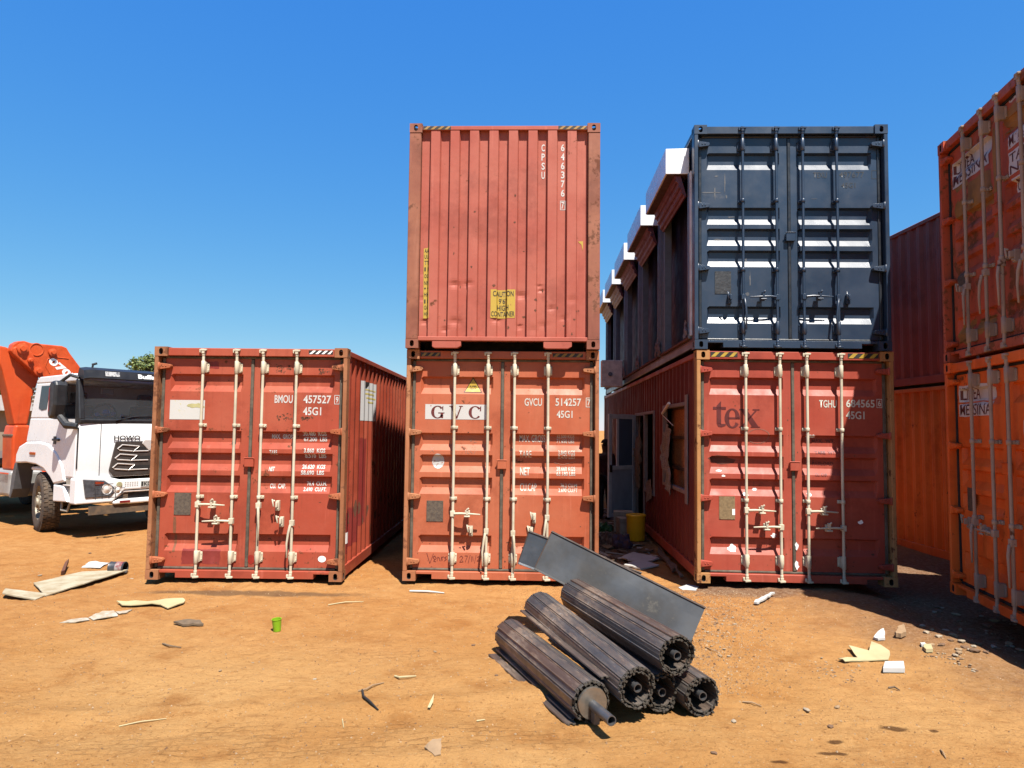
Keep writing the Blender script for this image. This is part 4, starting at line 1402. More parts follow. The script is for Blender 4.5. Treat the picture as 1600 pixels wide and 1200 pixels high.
mb.build('cab_body', MW, truck, .035, 3)
# front panel below the windscreen, with a slight bow
mb = MB()
ys = [-1.20, -1.12, -.9, -.5, 0, .5, .9, 1.12, 1.20]
prof = [(1.70, 2.055), (1.745, 1.98), (1.765, 1.6), (1.765, 1.30), (1.72, 1.04)]
mb.grid(ys, list(range(len(prof))), lambda y, k: (prof[k][0] + .05 * (1 - (y / 1.2) ** 4) + .004, y, prof[k][1]), 0, True)
fp = mb.build('front_panel', MW, truck)
MB().box(1.806, 1.815, -.86, -.852, 1.06, 1.98).box(1.70, 1.77, -1.207, -1.2005, 1.2, 1.9).build('panel_gap', M['hole'], fp)
for s in (-1, 1):
    y = s * 1.203
    yy = sorted((y, y - s * .02))
    dr = MB().prism([(.50, 1.50), (.74, 1.42), (1.0, 1.19), (1.10, 1.05), (1.62, 1.05), (1.64, 1.98), (1.60, 2.05), (.50, 2.05)], 'y', yy[0] - .004, yy[1] + .004).build('door', MW, truck, .012, 2)
    yo = y + s * .004
    hb = sorted((yo, yo + s * .035))
    MB().box(.56, .80, hb[0], hb[1], 1.66, 1.70).box(.56, .66, sorted((yo, yo + s * .012))[0], sorted((yo, yo + s * .012))[1], 1.60, 1.74).build('handle', MBK, dr, .006)
    qb = sorted((s * 1.199, s * 1.206))
    MB().prism([(-.13, 2.24), (.0, 2.20), (.20, 2.22), (.30, 2.62), (.27, 2.65), (-.05, 2.65)], 'y', qb[0], qb[1]).build('quarter_window', plain('smoked_glass', (.03, .035, .04), .08, 0, .1, 3, 3, .01) if 'smoked_glass' not in bpy.data.materials else bpy.data.materials['smoked_glass'], truck, .004)
    MB().box(.50, 1.6, qb[0], qb[1], 2.035, 2.06).build('window_seal', MBK, dr, .004)
    MB().prism([(1.53, 1.96), (1.78, 1.96), (1.80, 2.06), (1.615, 2.74), (1.47, 2.74)], 'y', min(s * 1.12, s * 1.215), max(s * 1.12, s * 1.215)).build('pillar_cover', MBK, truck, .02, 2)
    # wheel arch, step and lower skirt
    mb = MB()
    outer = [(-.97, 1.21), (-.96, 1.38), (-.84, 1.53), (-.55, 1.62), (.0, 1.635), (.36, 1.60), (.70, 1.46), (.96, 1.24), (1.12, .97)]
    inner = [(.62, .92), (.50, 1.02), (.24, 1.15), (-.08, 1.215), (-.5, 1.235)]
    mb.prism(outer + [(.66, .90)] + inner[1:], 'y', min(s * .86, s * 1.225), max(s * .86, s * 1.225))
    fd = mb.build('fender', MW, truck, .03, 2)
    MB().box(-.34, -.1, min(s * 1.222, s * 1.24), max(s * 1.222, s * 1.24), 1.39, 1.44).build('side_marker', plain('orange_lens', (.7, .13, .02), .25) if 'orange_lens' not in bpy.data.materials else bpy.data.materials['orange_lens'], fd, .008)
    MB().prism([(.66, .90), (1.06, .88), (1.34, .62), (.66, .60)], 'y', min(s * .95, s * 1.22), max(s * .95, s * 1.22)).build('side_skirt', MW, truck, .02, 2)
    MB().prism([(1.06, 1.02), (1.62, 1.04), (1.62, .90), (1.14, .90)], 'y', min(s * 1.0, s * 1.19), max(s * 1.0, s * 1.19)).prism([(1.08, .87), (1.6, .89), (1.6, .64), (1.36, .62)], 'y', min(s * 1.0, s * 1.17), max(s * 1.0, s * 1.17)).build('step_well', MWD, truck, .01)
    MB().box(1.0, 1.62, min(s * 1.0, s * 1.21), max(s * 1.0, s * 1.21), .895, .915).build('step_plate', MCHR, truck, .004)
    MB().tube([(.84, s * 1.14, .60), (.88, s * 1.16, .46), (1.16, s * 1.16, .46), (1.22, s * 1.14, .60)], .02, 8).build('step', MWD, truck)
    # mirror on its arm
    mr = MB().prism([(.70, 2.10), (.74, 2.62), (.82, 2.69), (1.05, 2.70), (1.12, 2.62), (1.10, 2.28), (1.0, 2.08), (.84, 2.03)], 'y', min(s * 1.30, s * 1.52), max(s * 1.30, s * 1.52)).build('mirror', MBK, truck, .045, 3)
    MB().box(.78, .82, min(s * 1.528, s * 1.50), max(s * 1.528, s * 1.50), 2.16, 2.58).build('red_strip', plain('red_reflector', (.35, .03, .03), .4) if 'red_reflector' not in bpy.data.materials else bpy.data.materials['red_reflector'], mr, .01)
    MB().tube([(1.30, s * 1.19, 2.76), (1.15, s * 1.30, 2.80), (1.0, s * 1.40, 2.68)], .028, 8).build('mirror_arm', MBK, mr)
    MB().tube([(.98, s * 1.38, 2.08), (1.18, s * 1.32, 1.94), (1.40, s * 1.2, 1.92)], [.06, .07, .05], 8).build('mirror_arm', MBK, mr)

# windscreen, visor, wipers, what shows inside
WSF = [(1.735, 2.04), (1.575, 2.72)]
MB().grid([-1.12, -.6, 0, .6, 1.12], [0, 1], lambda y, k: (WSF[k][0] + .06 * (1 - (y / 1.2) ** 2), y, WSF[k][1]), 0, True).build('windscreen', GL, truck)
MB().prism([(1.70, 1.97), (1.80, 1.97), (1.82, 2.04), (1.70, 2.06)], 'y', -1.2, 1.2).build('cowl', MBK, truck, .015, 2)
mb = MB()
for y in (-.62, .35):
    mb.tube([(1.835, y, 2.03), (1.80, y + .30, 2.10), (1.785, y + .62, 2.13)], .012, 6)
    mb.box(1.785, 1.80, y + .1, y + .9, 2.095, 2.12)
mb.build('wiper', MBK, truck)
vs = MB()
ysv = [-1.20, -1.1, -.6, 0, .6, 1.1, 1.20]
vp = [(1.50, 2.80), (1.60, 2.95), (1.86, 2.90), (1.92, 2.76), (1.90, 2.74), (1.58, 2.80)]
vs.grid(ysv, list(range(len(vp))), lambda y, k: (vp[k][0] + .05 * (1 - (y / 1.2) ** 2), y, vp[k][1] - (.02 if abs(y) > 1.15 else 0)), 0, True)
for y in (-1.2, 1.2):
    vs.poly([(p[0], y, p[1] - .02) for p in vp])
vz = vs.build('sun_visor', MBG2, truck, fix=True)


def front_text(root, s, y0, y1, z0, z1, x, mat, bold=.03, slope=0.0, name='lettering'):
    m = fit_text(s, 0, y1 - y0, z0, z1, bold)
    for v in m.vertices:
        a, b = v.co.x, v.co.y
        v.co = (x - slope * (b - z0), y0 + a, b)
    m.materials.append(mat)
    return link(name, m, root)


front_text(vz, 'Buffalo', -.30, .12, 2.79, 2.87, 1.966, M['white'], .04, .43)
MB().grid([-.86, -.62], [2.80, 2.88], lambda y, z: (1.936 - .42 * (z - 2.80) + .05 * (1 - (y / 1.2) ** 2) - .022, y, z)).build('sticker', print_mat('printed_strip', (.75, .75, .73), (.2, .2, .22), .7, 4), vz, fix=False)
MB().tube([(1.55, -.98, 2.92), (1.54, -.96, 3.02)], .018, 6).tube([(1.54, -.98, 3.0), (1.54, -.9, 3.03)], .022, 6).build('roof_lamp', MBK, truck)
MB().prism([(1.15, 1.85), (1.68, 1.98), (1.62, 2.10), (1.25, 2.08)], 'y', -1.1, 1.1).build('dashboard', MINT, truck, .03, 2)
for y in (-.62, .62):
    st = MB().box(.10, .62, y - .26, y + .26, 1.5, 1.62).box(.0, .16, y - .26, y + .26, 1.6, 2.32).box(.02, .14, y - .14, y + .14, 2.34, 2.56).build('seat', MINT, truck, .04, 2)
tp = []
for k in range(21):
    t = 2 * math.pi * k / 20
    tp.append((1.08 + .10 * math.cos(t), -.62 + .22 * math.sin(t), 2.12 + .2 * math.cos(t)))
MB().tube(tp, .017, 8, caps=False).build('steering_wheel', MBK, truck)
MBL = plain('blue_toy', (.02, .18, .65), .4)
MB().lathe([(.001, -.06), (.05, -.04), (.07, 0), (.05, .05), (.001, .06)], (1.6, -.72, 2.16), (0, 0, 1), 10).lathe([(.001, -.04), (.04, -.02), (.04, .03), (.001, .05)], (1.6, -.60, 2.14), (0, 0, 1), 10).lathe([(.001, -.04), (.04, -.02), (.04, .03), (.001, .05)], (1.62, -.88, 2.12), (0, 0, 1), 10).lathe([(.001, -.03), (.035, -.02), (.03, .03), (.001, .04)], (1.62, -.45, 2.11), (0, 0, 1), 10).build('blue_ornament', MBL, truck)
MB().box(1.35, 1.37, -.75, -.55, 2.5, 2.6).build('sun_shade', MWD, truck)
# grille, name and badge
gz0 = 1.80
MB().prism([(-.60, 1.665), (.60, 1.665), (.70, 1.16), (.62, 1.05), (-.62, 1.05), (-.70, 1.16)], 'x', 1.79, 1.832).build('grille', MGRL, truck, .02, 2)
for k in range(3):
    z = 1.56 - .165 * k
    w = .55 + .035 * k
    mb = MB()
    for s in (-1, 1):
        mb.tube([(1.845, s * .02, z - .075), (1.845, s * (w - .26), z - .075), (1.845, s * (w - .36), z + .012), (1.845, s * (w - .06), z + .040), (1.845, s * (w + .02), z - .03), (1.845, s * (w - .02), z - .055), (1.845, s * (w - .24), z - .075)], .013, 6)
    mb.build('grille_bar', MCHR, truck)
    mb = MB()
    for s in (-1, 1):
        mb.prism(sorted([(s * .0, z + .0), (s * (w - .38), z + .0)]) + sorted([(s * .0, z - .05), (s * (w - .30), z - .05)], reverse=True), 'x', 1.831, 1.838)
    mb.build('grille_slot', M['hole'], truck)
front_text(truck, 'HOWO', -.64, -.18, 1.68, 1.765, 1.846, M['black_ink'], .025)
MB().prism([(-.11, 1.69), (.11, 1.69), (.14, 1.62), (.0, 1.48), (-.14, 1.62)], 'x', 1.82, 1.855).build('badge', MCHR, truck, .015, 2)
# bumper with its lamps, plate and lower intake
mb = MB()
bp = [(-1.235, 1.03), (-1.08, 1.09), (-.66, 1.03), (-.50, .985), (.50, .985), (.66, 1.03), (1.08, 1.09), (1.235, 1.03), (1.235, .60), (.62, .60), (.42, .80), (-.42, .80), (-.62, .60), (-1.235, .60)]
mb.prism(bp, 'x', 1.50, 1.86)
mb.prism([(-.62, .60), (-.50, .64), (.50, .64), (.62, .60), (.60, .555), (-.60, .555)], 'x', 1.55, 1.87)
bpr = mb.build('bumper', MW, truck, .03, 3)
MB().prism([(-.44, .81), (.44, .81), (.60, .64), (-.60, .64)], 'x', 1.60, 1.74).build('lower_intake', MBK, bpr)
MB().tube([(1.80, -.58, .65), (1.82, -.42, .77), (1.82, .42, .77), (1.80, .58, .65)], .016, 6).build('intake_trim', MCHR, bpr)
for s in (-1, 1):
    hl = MB().prism([(s * 1.13, 1.02), (s * .78, .985), (s * .56, .83), (s * .66, .70), (s * 1.08, .70)], 'x', 1.84, 1.888).build('headlight', plain('headlamp_housing', (.10, .10, .11), .12, .3, .4, 14) if 'headlamp_housing' not in bpy.data.materials else bpy.data.materials['headlamp_housing'], bpr, .012, 2)
    for (y, z, r) in ((.90, .86, .085), (.72, .84, .065)):
        MB().lathe([(r, -.01), (r, .02), (r * .8, .012), (r * .55, .02), (.001, .035)], (1.888, s * y, z), (1, 0, 0), 18).build('lamp', MCHR, hl)
    MB().prism([(s * 1.10, 1.0), (s * .95, .985), (s * .97, .93), (s * 1.10, .93)], 'x', 1.884, 1.894).build('indicator', plain('amber_red_lens', (.45, .06, .02), .3) if 'amber_red_lens' not in bpy.data.materials else bpy.data.materials['amber_red_lens'], hl)
    gm = MB()
    for k in range(5):
        gm.tube([(1.90, s * (1.08 - .11 * k), .70), (1.90, s * (1.10 - .11 * k), 1.0 - .03 * k)], .006, 5)
    for z in (.72, .79, .87, .95):
        gm.tube([(1.90, s * 1.12, z), (1.90, s * (.60 if z < .9 else .8), z)], .006, 5)
    gm.build('lamp_guard', MBK, hl)
MB().lathe([(.05, 0), (.05, .02), (.03, .025), (.001, .02)], (1.86, -.52, .90), (1, 0, 0), 14).build('tow_cap', plain('yellowish_cap', (.6, .55, .3), .5), bpr)
pl_ = MB().box(1.862, 1.872, -.14, .38, .835, .945).build('number_plate', plain('plate_white', (.75, .74, .68), .5), truck, .003)
front_text(pl_, 'KD', -.085, .055, .855, .925, 1.8735, M['black_ink'], .03)
MB().box(1.8722, 1.8735, -.132, -.10, .85, .93).build('plate_seal', MBK, pl_)
mb = MB()
for k in range(6):
    for j in range(3):
        mb.box(1.861, 1.864, -.42 + k * .042, -.40 + k * .042, .86 + j * .03, .875 + j * .03)
mb.build('bumper_slots', MWD, bpr)
MB().box(1.80, 1.81, -1.0, 1.0, .40, .55).box(1.2, 1.8, -.42, -.34, .45, .8).box(1.2, 1.8, .34, .42, .45, .8).build('front_bar', MCHS, truck)
MB().box(1.871, 1.876, -.50, -.32, .575, .615).build('reflector', bpy.data.materials['red_reflector'], bpr)


def wheel(root, x, y, s, steer=0.0, dual=False):
    w = bpy.data.objects.new('wheel', None); COL.objects.link(w); w.parent = root
    w.location = (x, y, .53); w.rotation_euler = (0, 0, steer)
    r, hw = .53, .155
    prof = [(.30, -hw * .85), (.40, -hw), (.49, -hw * .95), (.522, -hw * .8), (r, -hw * .5), (r, 0), (r, hw * .5), (.522, hw * .8), (.49, hw * .95), (.40, hw), (.30, hw * .85)]
    ty = MB().lathe(prof, (0, 0, 0), (0, 1, 0), 48)
    # tread blocks
    for k in range(44):
        t = 2 * math.pi * k / 44
        for (ya, off) in ((-.105, 0), (-.035, .5), (.035, 0), (.105, .5)):
            tt = t + off * 2 * math.pi / 44
            Mx = Matrix.Rotation(tt, 4, 'Y')
            ty.box(-.028, .028, ya - .030, ya + .030, r - .012 - (.006 if abs(ya) > .08 else 0), r + .012 - (.006 if abs(ya) > .08 else 0), 0, Mx)
    ty.build('tyre', MTY, w)
    rim = MB().lathe([(.305, s * .13), (.30, s * .10), (.27, s * .04), (.22, s * .0), (.21, s * .02), (.15, s * .06), (.14, s * .12), (.09, s * .14), (.085, s * .17), (.001, s * .175)], (0, 0, 0), (0, 1, 0), 28)
    for k in range(10):
        t = 2 * math.pi * k / 10
        rim.tube([(math.cos(t) * .175, s * .03, math.sin(t) * .175), (math.cos(t) * .175, s * .13, math.sin(t) * .175)], .017, 6)
    rim.build('rim', plain('dusty_rim', (.50, .42, .30), .6, .1, .3, 8) if 'dusty_rim' not in bpy.data.materials else bpy.data.materials['dusty_rim'], w)
    return w


for s in (-1, 1):
    wheel(truck, 0, s * 1.04, s, R(-12))
    for x in (-3.9, -5.2):
        wheel(truck, x, s * 1.06, s); wheel(truck, x, s * .72, s)
MB().box(-7.2, 1.4, -.45, -.36, .72, 1.0).box(-7.2, 1.4, .36, .45, .72, 1.0).box(-.2, .2, -.9, .9, .45, .65).box(-1.2, 1.3, -.4, .4, .6, 1.2).box(-.6, .9, -.95, -.6, .75, 1.05).build('chassis', MCHS, truck, .01)
MB().box(-.55, .12, -.98, -.62, .52, .70).box(-.4, -.1, -1.0, -.8, .6, .9).build('spring', plain('dusty_spring', (.40, .25, .12), .8, 0, .3, 7), truck, .02)
for s in (-1, 1):
    yb = sorted((s * .92, s * 1.22))
    MB().prism([(-1.0, 1.22), (-.90, 1.22), (-1.02, .72), (-1.12, .55), (-1.18, .55), (-1.10, 1.0)], 'y', yb[0], yb[1]).build('mudguard', plain('grey_mudguard', (.17, .17, .18), .6, 0, .2, 6) if 'grey_mudguard' not in bpy.data.materials else bpy.data.materials['grey_mudguard'], truck, .01)
    MB().box(-2.5, -1.22, sorted((s * .62, s * 1.2))[0], sorted((s * .62, s * 1.2))[1], .55, 1.05).build('fuel_tank', plain('dull_aluminium', (.36, .35, .33), .5, .5, .2, 5) if 'dull_aluminium' not in bpy.data.materials else bpy.data.materials['dull_aluminium'], truck, .07, 3)
MB().box(-7.4, -2.7, -1.22, 1.22, 1.10, 1.24).build('flat_bed', MCHS, truck, .02)

# the front overhang is short: draw everything ahead of the door pillar back
for ob in list(truck.children):
    for o in [ob] + list(ob.children):
        if o.type == 'MESH' and ob.type == 'MESH':
            dx = .30 if ob.name.startswith('mirror') else 0
            for v in o.data.vertices:
                x = v.co.x + dx
                v.co.x = x if x < 1.0 else 1.0 + (x - 1.0) * .62

# crane folded behind the cab
CXm = -1.62
MB().box(CXm - .28, CXm + .32, -1.2, 1.2, .80, 1.02).build('crane_beam', MCR, truck, .02)
col_ = [(-1.44, 3.24), (-1.46, 3.46), (-1.28, 3.44), (-.70, 2.88), (-.79, 2.50), (-.86, 1.93), (-1.09, 1.93), (-1.22, 2.51), (-1.34, 2.97)]
cl = MB().prism(col_, 'x', CXm - .20, CXm + .16).build('crane_column', MCR, truck, .03, 2)
MB().prism([(-1.12, 1.05), (-.80, 1.05), (-.80, 1.62), (-.84, 1.93), (-1.10, 1.93), (-1.14, 1.7)], 'x', CXm - .26, CXm + .24).build('crane_base', MCR, truck, .04, 2)
MB().box(CXm - .24, CXm + .22, -1.15, -.80, 1.70, 1.75).build('slew_ring', MCHS, truck, .01)
bm_ = [(-1.27, 3.36), (-1.24, 3.50), (-1.16, 3.56), (-1.05, 3.58), (-.93, 3.55), (-.37, 3.55), (-.28, 3.52), (-.22, 3.42), (.06, 3.06), (.42, 2.66), (.42, 2.45), (-.36, 2.62), (-.62, 2.86), (-.80, 2.92), (-1.2, 3.26)]
bo = MB().prism(bm_, 'x', CXm + .10, CXm + .30).build('crane_boom', MCR, truck, .02, 2)
MB().prism([(-1.25, 3.42), (-1.05, 3.55), (-.72, 3.05), (-.70, 2.94), (-.82, 2.92), (-1.24, 3.30)], 'x', CXm + .30, CXm + .345).build('link_plate', MCR, bo, .02, 2)
for (y, z, r) in ((-1.10, 3.42, .10), (-.80, 3.0, .085), (-.55, 3.40, .075), (-.95, 3.2, .05)):
    MB().lathe([(r, 0), (r, .05), (r * .6, .06), (r * .5, .09), (.001, .09)], (CXm + .335 if y < -.7 else CXm + .30, y, z), (1, 0, 0), 18).build('pivot_pin', MCR, bo)
rp = []
for k in range(25):
    t = 2 * math.pi * k / 24
    rp.append((CXm + .302, -.83 + .12 * math.cos(t), 3.43 + .12 * math.sin(t)))
MB().tube(rp, .012, 6, caps=False).build('ring_boss', MCR, bo)
MB().tube([(CXm + .302, -.24, 3.30), (CXm + .302, -.50, 3.31), (CXm + .302, -.62, 3.26), (CXm + .302, -.66, 3.12), (CXm + .302, -.58, 2.98)], .010, 6).build('weld_bead', MCR, bo)
m = fit_text('0707', 0, .66, 0, .15, .05)
for v in m.vertices:
    a, b = v.co.x, v.co.y
    t = R(-38)
    v.co = (CXm + .303, -.63 + a * math.cos(t) - b * math.sin(t), 3.20 + a * math.sin(t) + b * math.cos(t))
m.materials.append(M['white'])
link('lettering', m, bo)
mb = MB()
r8 = random.Random(3)
for k in range(9):
    y = -.74 + r8.uniform(-.03, .03)
    z = 1.98 + .08 * k
    mb.box(CXm + .17, CXm + .26, y - .07, y + .05, z, z + .05)
mb.build('valve_block', MCHS, truck, .008)
mb = MB()
for k in range(7):
    y = -1.5 - .07 * k
    mb.tube([(CXm, y + .2, 1.1), (CXm + .1, y, 1.3 + .05 * k), (CXm + .05, y - .05, 1.6), (CXm - .1, y + .15, 1.75)], .025, 6)
mb.build('hydraulic_hose', MBK, truck)
MB().tube([(CXm, -1.45, 3.3), (CXm + .02, -1.9, 3.25), (CXm, -2.6, 3.0)], [.16, .15, .14], 8).build('outer_boom', MCR, bo)

# ------------------------------------------------------------------ far building and trees
bl = thing('building', 'low pale building with a white parapet behind the truck at the left edge', 'building', (-30.5, 31, 0), R(4))
MWL = plain('beige_wall', (.42, .33, .24), .9, 0, .2, .8)
MB().box(-8, 8.4, 0, 6, -.3, 2.55).build('wall', MWL, bl)
MB().box(-8.3, 8.9, -.5, 6.3, 2.55, 3.25).build('parapet', plain('white_parapet', (.76, .75, .72), .7), bl)
for k in range(4):
    MB().box(-6.5 + 3.6 * k, -5.2 + 3.6 * k, -.03, .05, 1.0, 2.1).build('window', plain('far_window', (.05, .06, .07), .2) if 'far_window' not in bpy.data.materials else bpy.data.materials['far_window'], bl)


def leaf_mat(name, a, b, seed):
    n = NT(name, seed=seed)
    oi = n.new('ShaderNodeNewGeometry')
    c = n.mix(n.ramp(oi.outputs['Random Per Island'], 0, 1), a, b)
    return n.done(c, .6, al=.95)


def tree(label, x, y, h, w, mats, seed, n_clump=46, leaf=.10, leaves=70, flat=.7):
    r = random.Random(seed)
    root = thing('tree', label, 'tree', (x, y, gz(x, y)), 0)
    tr = MB()
    tr.tube([(0, 0, -.2), (.05, 0, h * .3), (-.05, .05, h * .55), (0, 0, h * .8)], [w * .09, w * .07, w * .05, w * .02], 9)
    cl_ = []
    for k in range(n_clump):
        t = r.uniform(0, 2 * math.pi); z = r.uniform(.42, 1.0)
        rad = w * .5 * math.sin(math.pi * min(1, (1.04 - z) / .62) ** .75) * r.uniform(.35, 1.0)
        cl_.append(Vector((rad * math.cos(t), rad * math.sin(t), h * z - w * .06)))
    for c in cl_[::2]:
        zb = h * r.uniform(.3, .6)
        tr.tube([(0, 0, zb), tuple(c * .5 + Vector((0, 0, zb * .4 + .1))), tuple(c)], [w * .03, w * .018, w * .006], 5)
    tr.build('trunk', M_BARK, root, fix=False)
    lf = MB()
    for c in cl_:
        cr = w * r.uniform(.08, .17)
        for k in range(leaves):
            d = Vector((r.gauss(0, 1), r.gauss(0, 1), r.gauss(0, flat)))
            p = c + d * cr * .6
            a = Vector((r.gauss(0, 1), r.gauss(0, 1), r.gauss(0, .6))).normalized()
            b = a.orthogonal().normalized()
            b = Matrix.Rotation(r.uniform(0, 6.28), 3, a) @ b
            l_ = leaf * r.uniform(.6, 1.3)
            lf.poly([p - a * l_, p + b * l_ * .38, p + a * l_, p - b * l_ * .38])
    lf.build('crown', mats, root, fix=False)
    return root


M_BARK = plain('bark', (.16, .12, .085), .9, 0, .4, 8)
LF1 = leaf_mat('green_leaves', (.06, .10, .02), (.17, .19, .05), 1)
LF2 = leaf_mat('dull_green_leaves', (.04, .07, .02), (.09, .11, .035), 2)
tree('small green tree showing its crown above the truck cab by the container corner', -24.3, 43.5, 6.35, 2.7, LF1, 3, 70, .13, 90)
tree('dull green tree above the pale building at the left edge', -37.5, 46.5, 6.6, 6.0, LF2, 5, 60, .16, 80)
tree('darker tree hidden mostly by the truck and building', -31.0, 49.0, 4.6, 4.5, LF2, 6, 50, .15, 70)

# ------------------------------------------------------------------ pile of rolled steel shutters
n = NT('weathered_slat_steel', seed=7)
oi = n.new('ShaderNodeObjectInfo')
c = n.mix(n.ramp(n.noise(2.5, 5, .65), .38, .62), (.070, .068, .070), (.125, .108, .096))
c = n.mix(n.math('MULTIPLY', n.ramp(oi.outputs['Random'], .45, .9), .55), c, (.13, .070, .042))
c = n.mix(n.ramp(n.noise(1.0, 5, .7, n.scaled((2.2, 9, 9))), .50, .66, 0, .8), c, (.27, .20, .145))
c = n.mix(n.ramp(n.noise(3.1, 6, .7), .60, .67, 0, .7), c, (.40, .37, .33))
b = n.bump(n.noise(60, 3), .15, .003)
MSL = n.done(c, n.ramp(n.noise(6, 5), .3, .7, .34, .54), .55, b)
MEDGE = plain('dusty_slat_end', (.12, .10, .075), .7, .2, .4, 30, 5, .4, (.07, .06, .05))
MTUBE = plain('grey_axle_tube', (.13, .13, .135), .42, .7, .25, 9)
SLAT_N = 28


def slat_mesh(L):
    mb = MB()
    prof = [(-.037, -.012), (-.0335, .000), (-.028, .0035), (-.023, .0005), (.0, .0022), (.024, .0005), (.029, .0045), (.0335, .003), (.036, -.006), (.031, -.007), (.026, -.003), (.0, -.0016), (-.025, -.004), (-.030, -.013)]
    n_ = len(prof)
    b0 = len(mb.v)
    mb.v += [(0, p[0], p[1]) for p in prof] + [(L, p[0], p[1]) for p in prof]
    for i in range(n_):
        j = (i + 1) % n_
        mb.face((b0 + i, b0 + n_ + i, b0 + n_ + j, b0 + j))
    mb.face(list(range(b0, b0 + n_))[::-1], 1); mb.face(list(range(b0 + n_, b0 + 2 * n_)), 1)
    for x in (-.012, L - .010):
        mb.box(x, x + .016, -.027, -.006, -.007, -.001, 1)
        mb.box(x - .003, x + .010, .018, .033, -.011, .003, 1)
    return mb.mesh('slat', [MSL, MEDGE])


_sl = {}


def shutter_roll(label, p0, p1, rad, seed, disc=False, turns=SLAT_N):
    """p0: centre of the near end, p1: centre of the far end"""
    r = random.Random(seed)
    p0, p1 = Vector(p0), Vector(p1)
    L = (p1 - p0).length
    root = thing('shutter_roll', label, 'rolled shutter', tuple(p0), 0, 'rolled steel shutters in the pile')
    q = (p1 - p0).to_track_quat('X', 'Z')
    root.rotation_euler = q.to_euler()
    key = round(L, 2)
    if key not in _sl: _sl[key] = slat_mesh(key)
    a = r.uniform(0, 6.28); rr_ = rad - .004
    for k in range(turns):
        o = link('slat', _sl[key], root)
        tilt = r.uniform(-.05, .05)
        o.rotation_euler = (a + math.pi / 2 * 0 + tilt, 0, 0)
        # slat plane normal points outward: local z out, local y along the turn
        o.rotation_euler = (a - math.pi / 2 + tilt, 0, 0)
        o.location = (r.uniform(-.016, .016), rr_ * math.cos(a), rr_ * math.sin(a))
        a += .0725 / rr_
        if k > 11: rr_ -= .0020
        else: rr_ -= .0005
    MB().tube([(-.01, .0, .0), (L - .02, 0, 0)], .030, 14, caps=False).tube([(-.01, .0, .0), (L - .02, 0, 0)], .024, 14, caps=False).lathe([(.024, -.01), (.030, -.01)], (0, 0, 0), (1, 0, 0), 14).build('axle_tube', MTUBE, root, fix=False)
    MB().lathe([(.001, 0), (rad * .72, 0)], (L * .45, 0, 0), (1, 0, 0), 18).lathe([(.001, 0), (rad * .72, 0)], (L * .99, 0, 0), (1, 0, 0), 18).build('inner_disc', M['hole'], root, fix=False)
    if disc:
        dm = plain('bare_steel_disc', (.28, .25, .21), .35, .8, .25, 12)
        MB().lathe([(.001, -.035), (rad * .74, -.035), (rad * .76, -.02), (rad * .74, -.01)], (0, .0, .0), (1, 0, 0), 28).build('end_disc', dm, root)
        MB().tube([(.05, .0, -.01), (-.30, .0, -.012)], .033, 16, caps=False).tube([(.05, 0, -.01), (-.30, 0, -.012)], .026, 14, caps=False).lathe([(.026, .30), (.033, .30)], (0, 0, -.012), (-1, 0, 0), 14).build('shaft', MTUBE, root, fix=False)
        MB().box(-.10, -.04, -.02, .02, -.115, -.03).build('bracket', MTUBE, root, .004)
    return root


RAD = .140
g0 = gz(.4, 5.0)
shutter_roll('brownish rolled shutter with a bare end disc and long shaft, front of the pile', (.40, 4.84, .145 + g0), (-.19, 6.36, .140 + gz(-.19, 6.3)), RAD, 1, True)
shutter_roll('dark rolled shutter lying against the one with the end disc', (.706, 4.82, .25 + g0), (.07, 6.38, .37), .142, 2)
shutter_roll('rolled shutter on top of the pile below the bent sheet', (1.00, 4.98, .415 + g0), (.39, 6.52, .46), .140, 3)
shutter_roll('rolled shutter low in the pile, left of the rightmost roll', (.905, 5.03, .150 + g0), (.34, 6.55, .16), .134, 4)
shutter_roll('rightmost rolled shutter lying on the dirt at the edge of the pile', (1.175, 4.99, .145 + g0), (.66, 6.62, .15), .136, 5)
# loose slats beside the front roll and on top
MLS = slat_mesh(1.55)
for k, (p, q, lab) in enumerate((((.27, 4.80, .012), (-.36, 6.28, .015), 'loose shutter slat on the ground along the front roll'), ((.30, 4.86, .030), (-.30, 6.36, .035), 'loose shutter slat leaning against the underside of the front roll'), ((.50, 4.90, .29), (-.10, 6.42, .36), 'loose shutter slat caught between the first and second rolls'))):
    o = link('loose_slat', MLS)
    p, q = Vector(p), Vector(q)
    p.z += gz(p.x, p.y); q.z += gz(q.x, q.y) if k < 2 else 0
    o.location = p
    e = (q - p).to_track_quat('X', 'Z').to_euler()
    o.rotation_euler = e
    tag(o, lab, 'metal slat', 'loose slats in the pile')


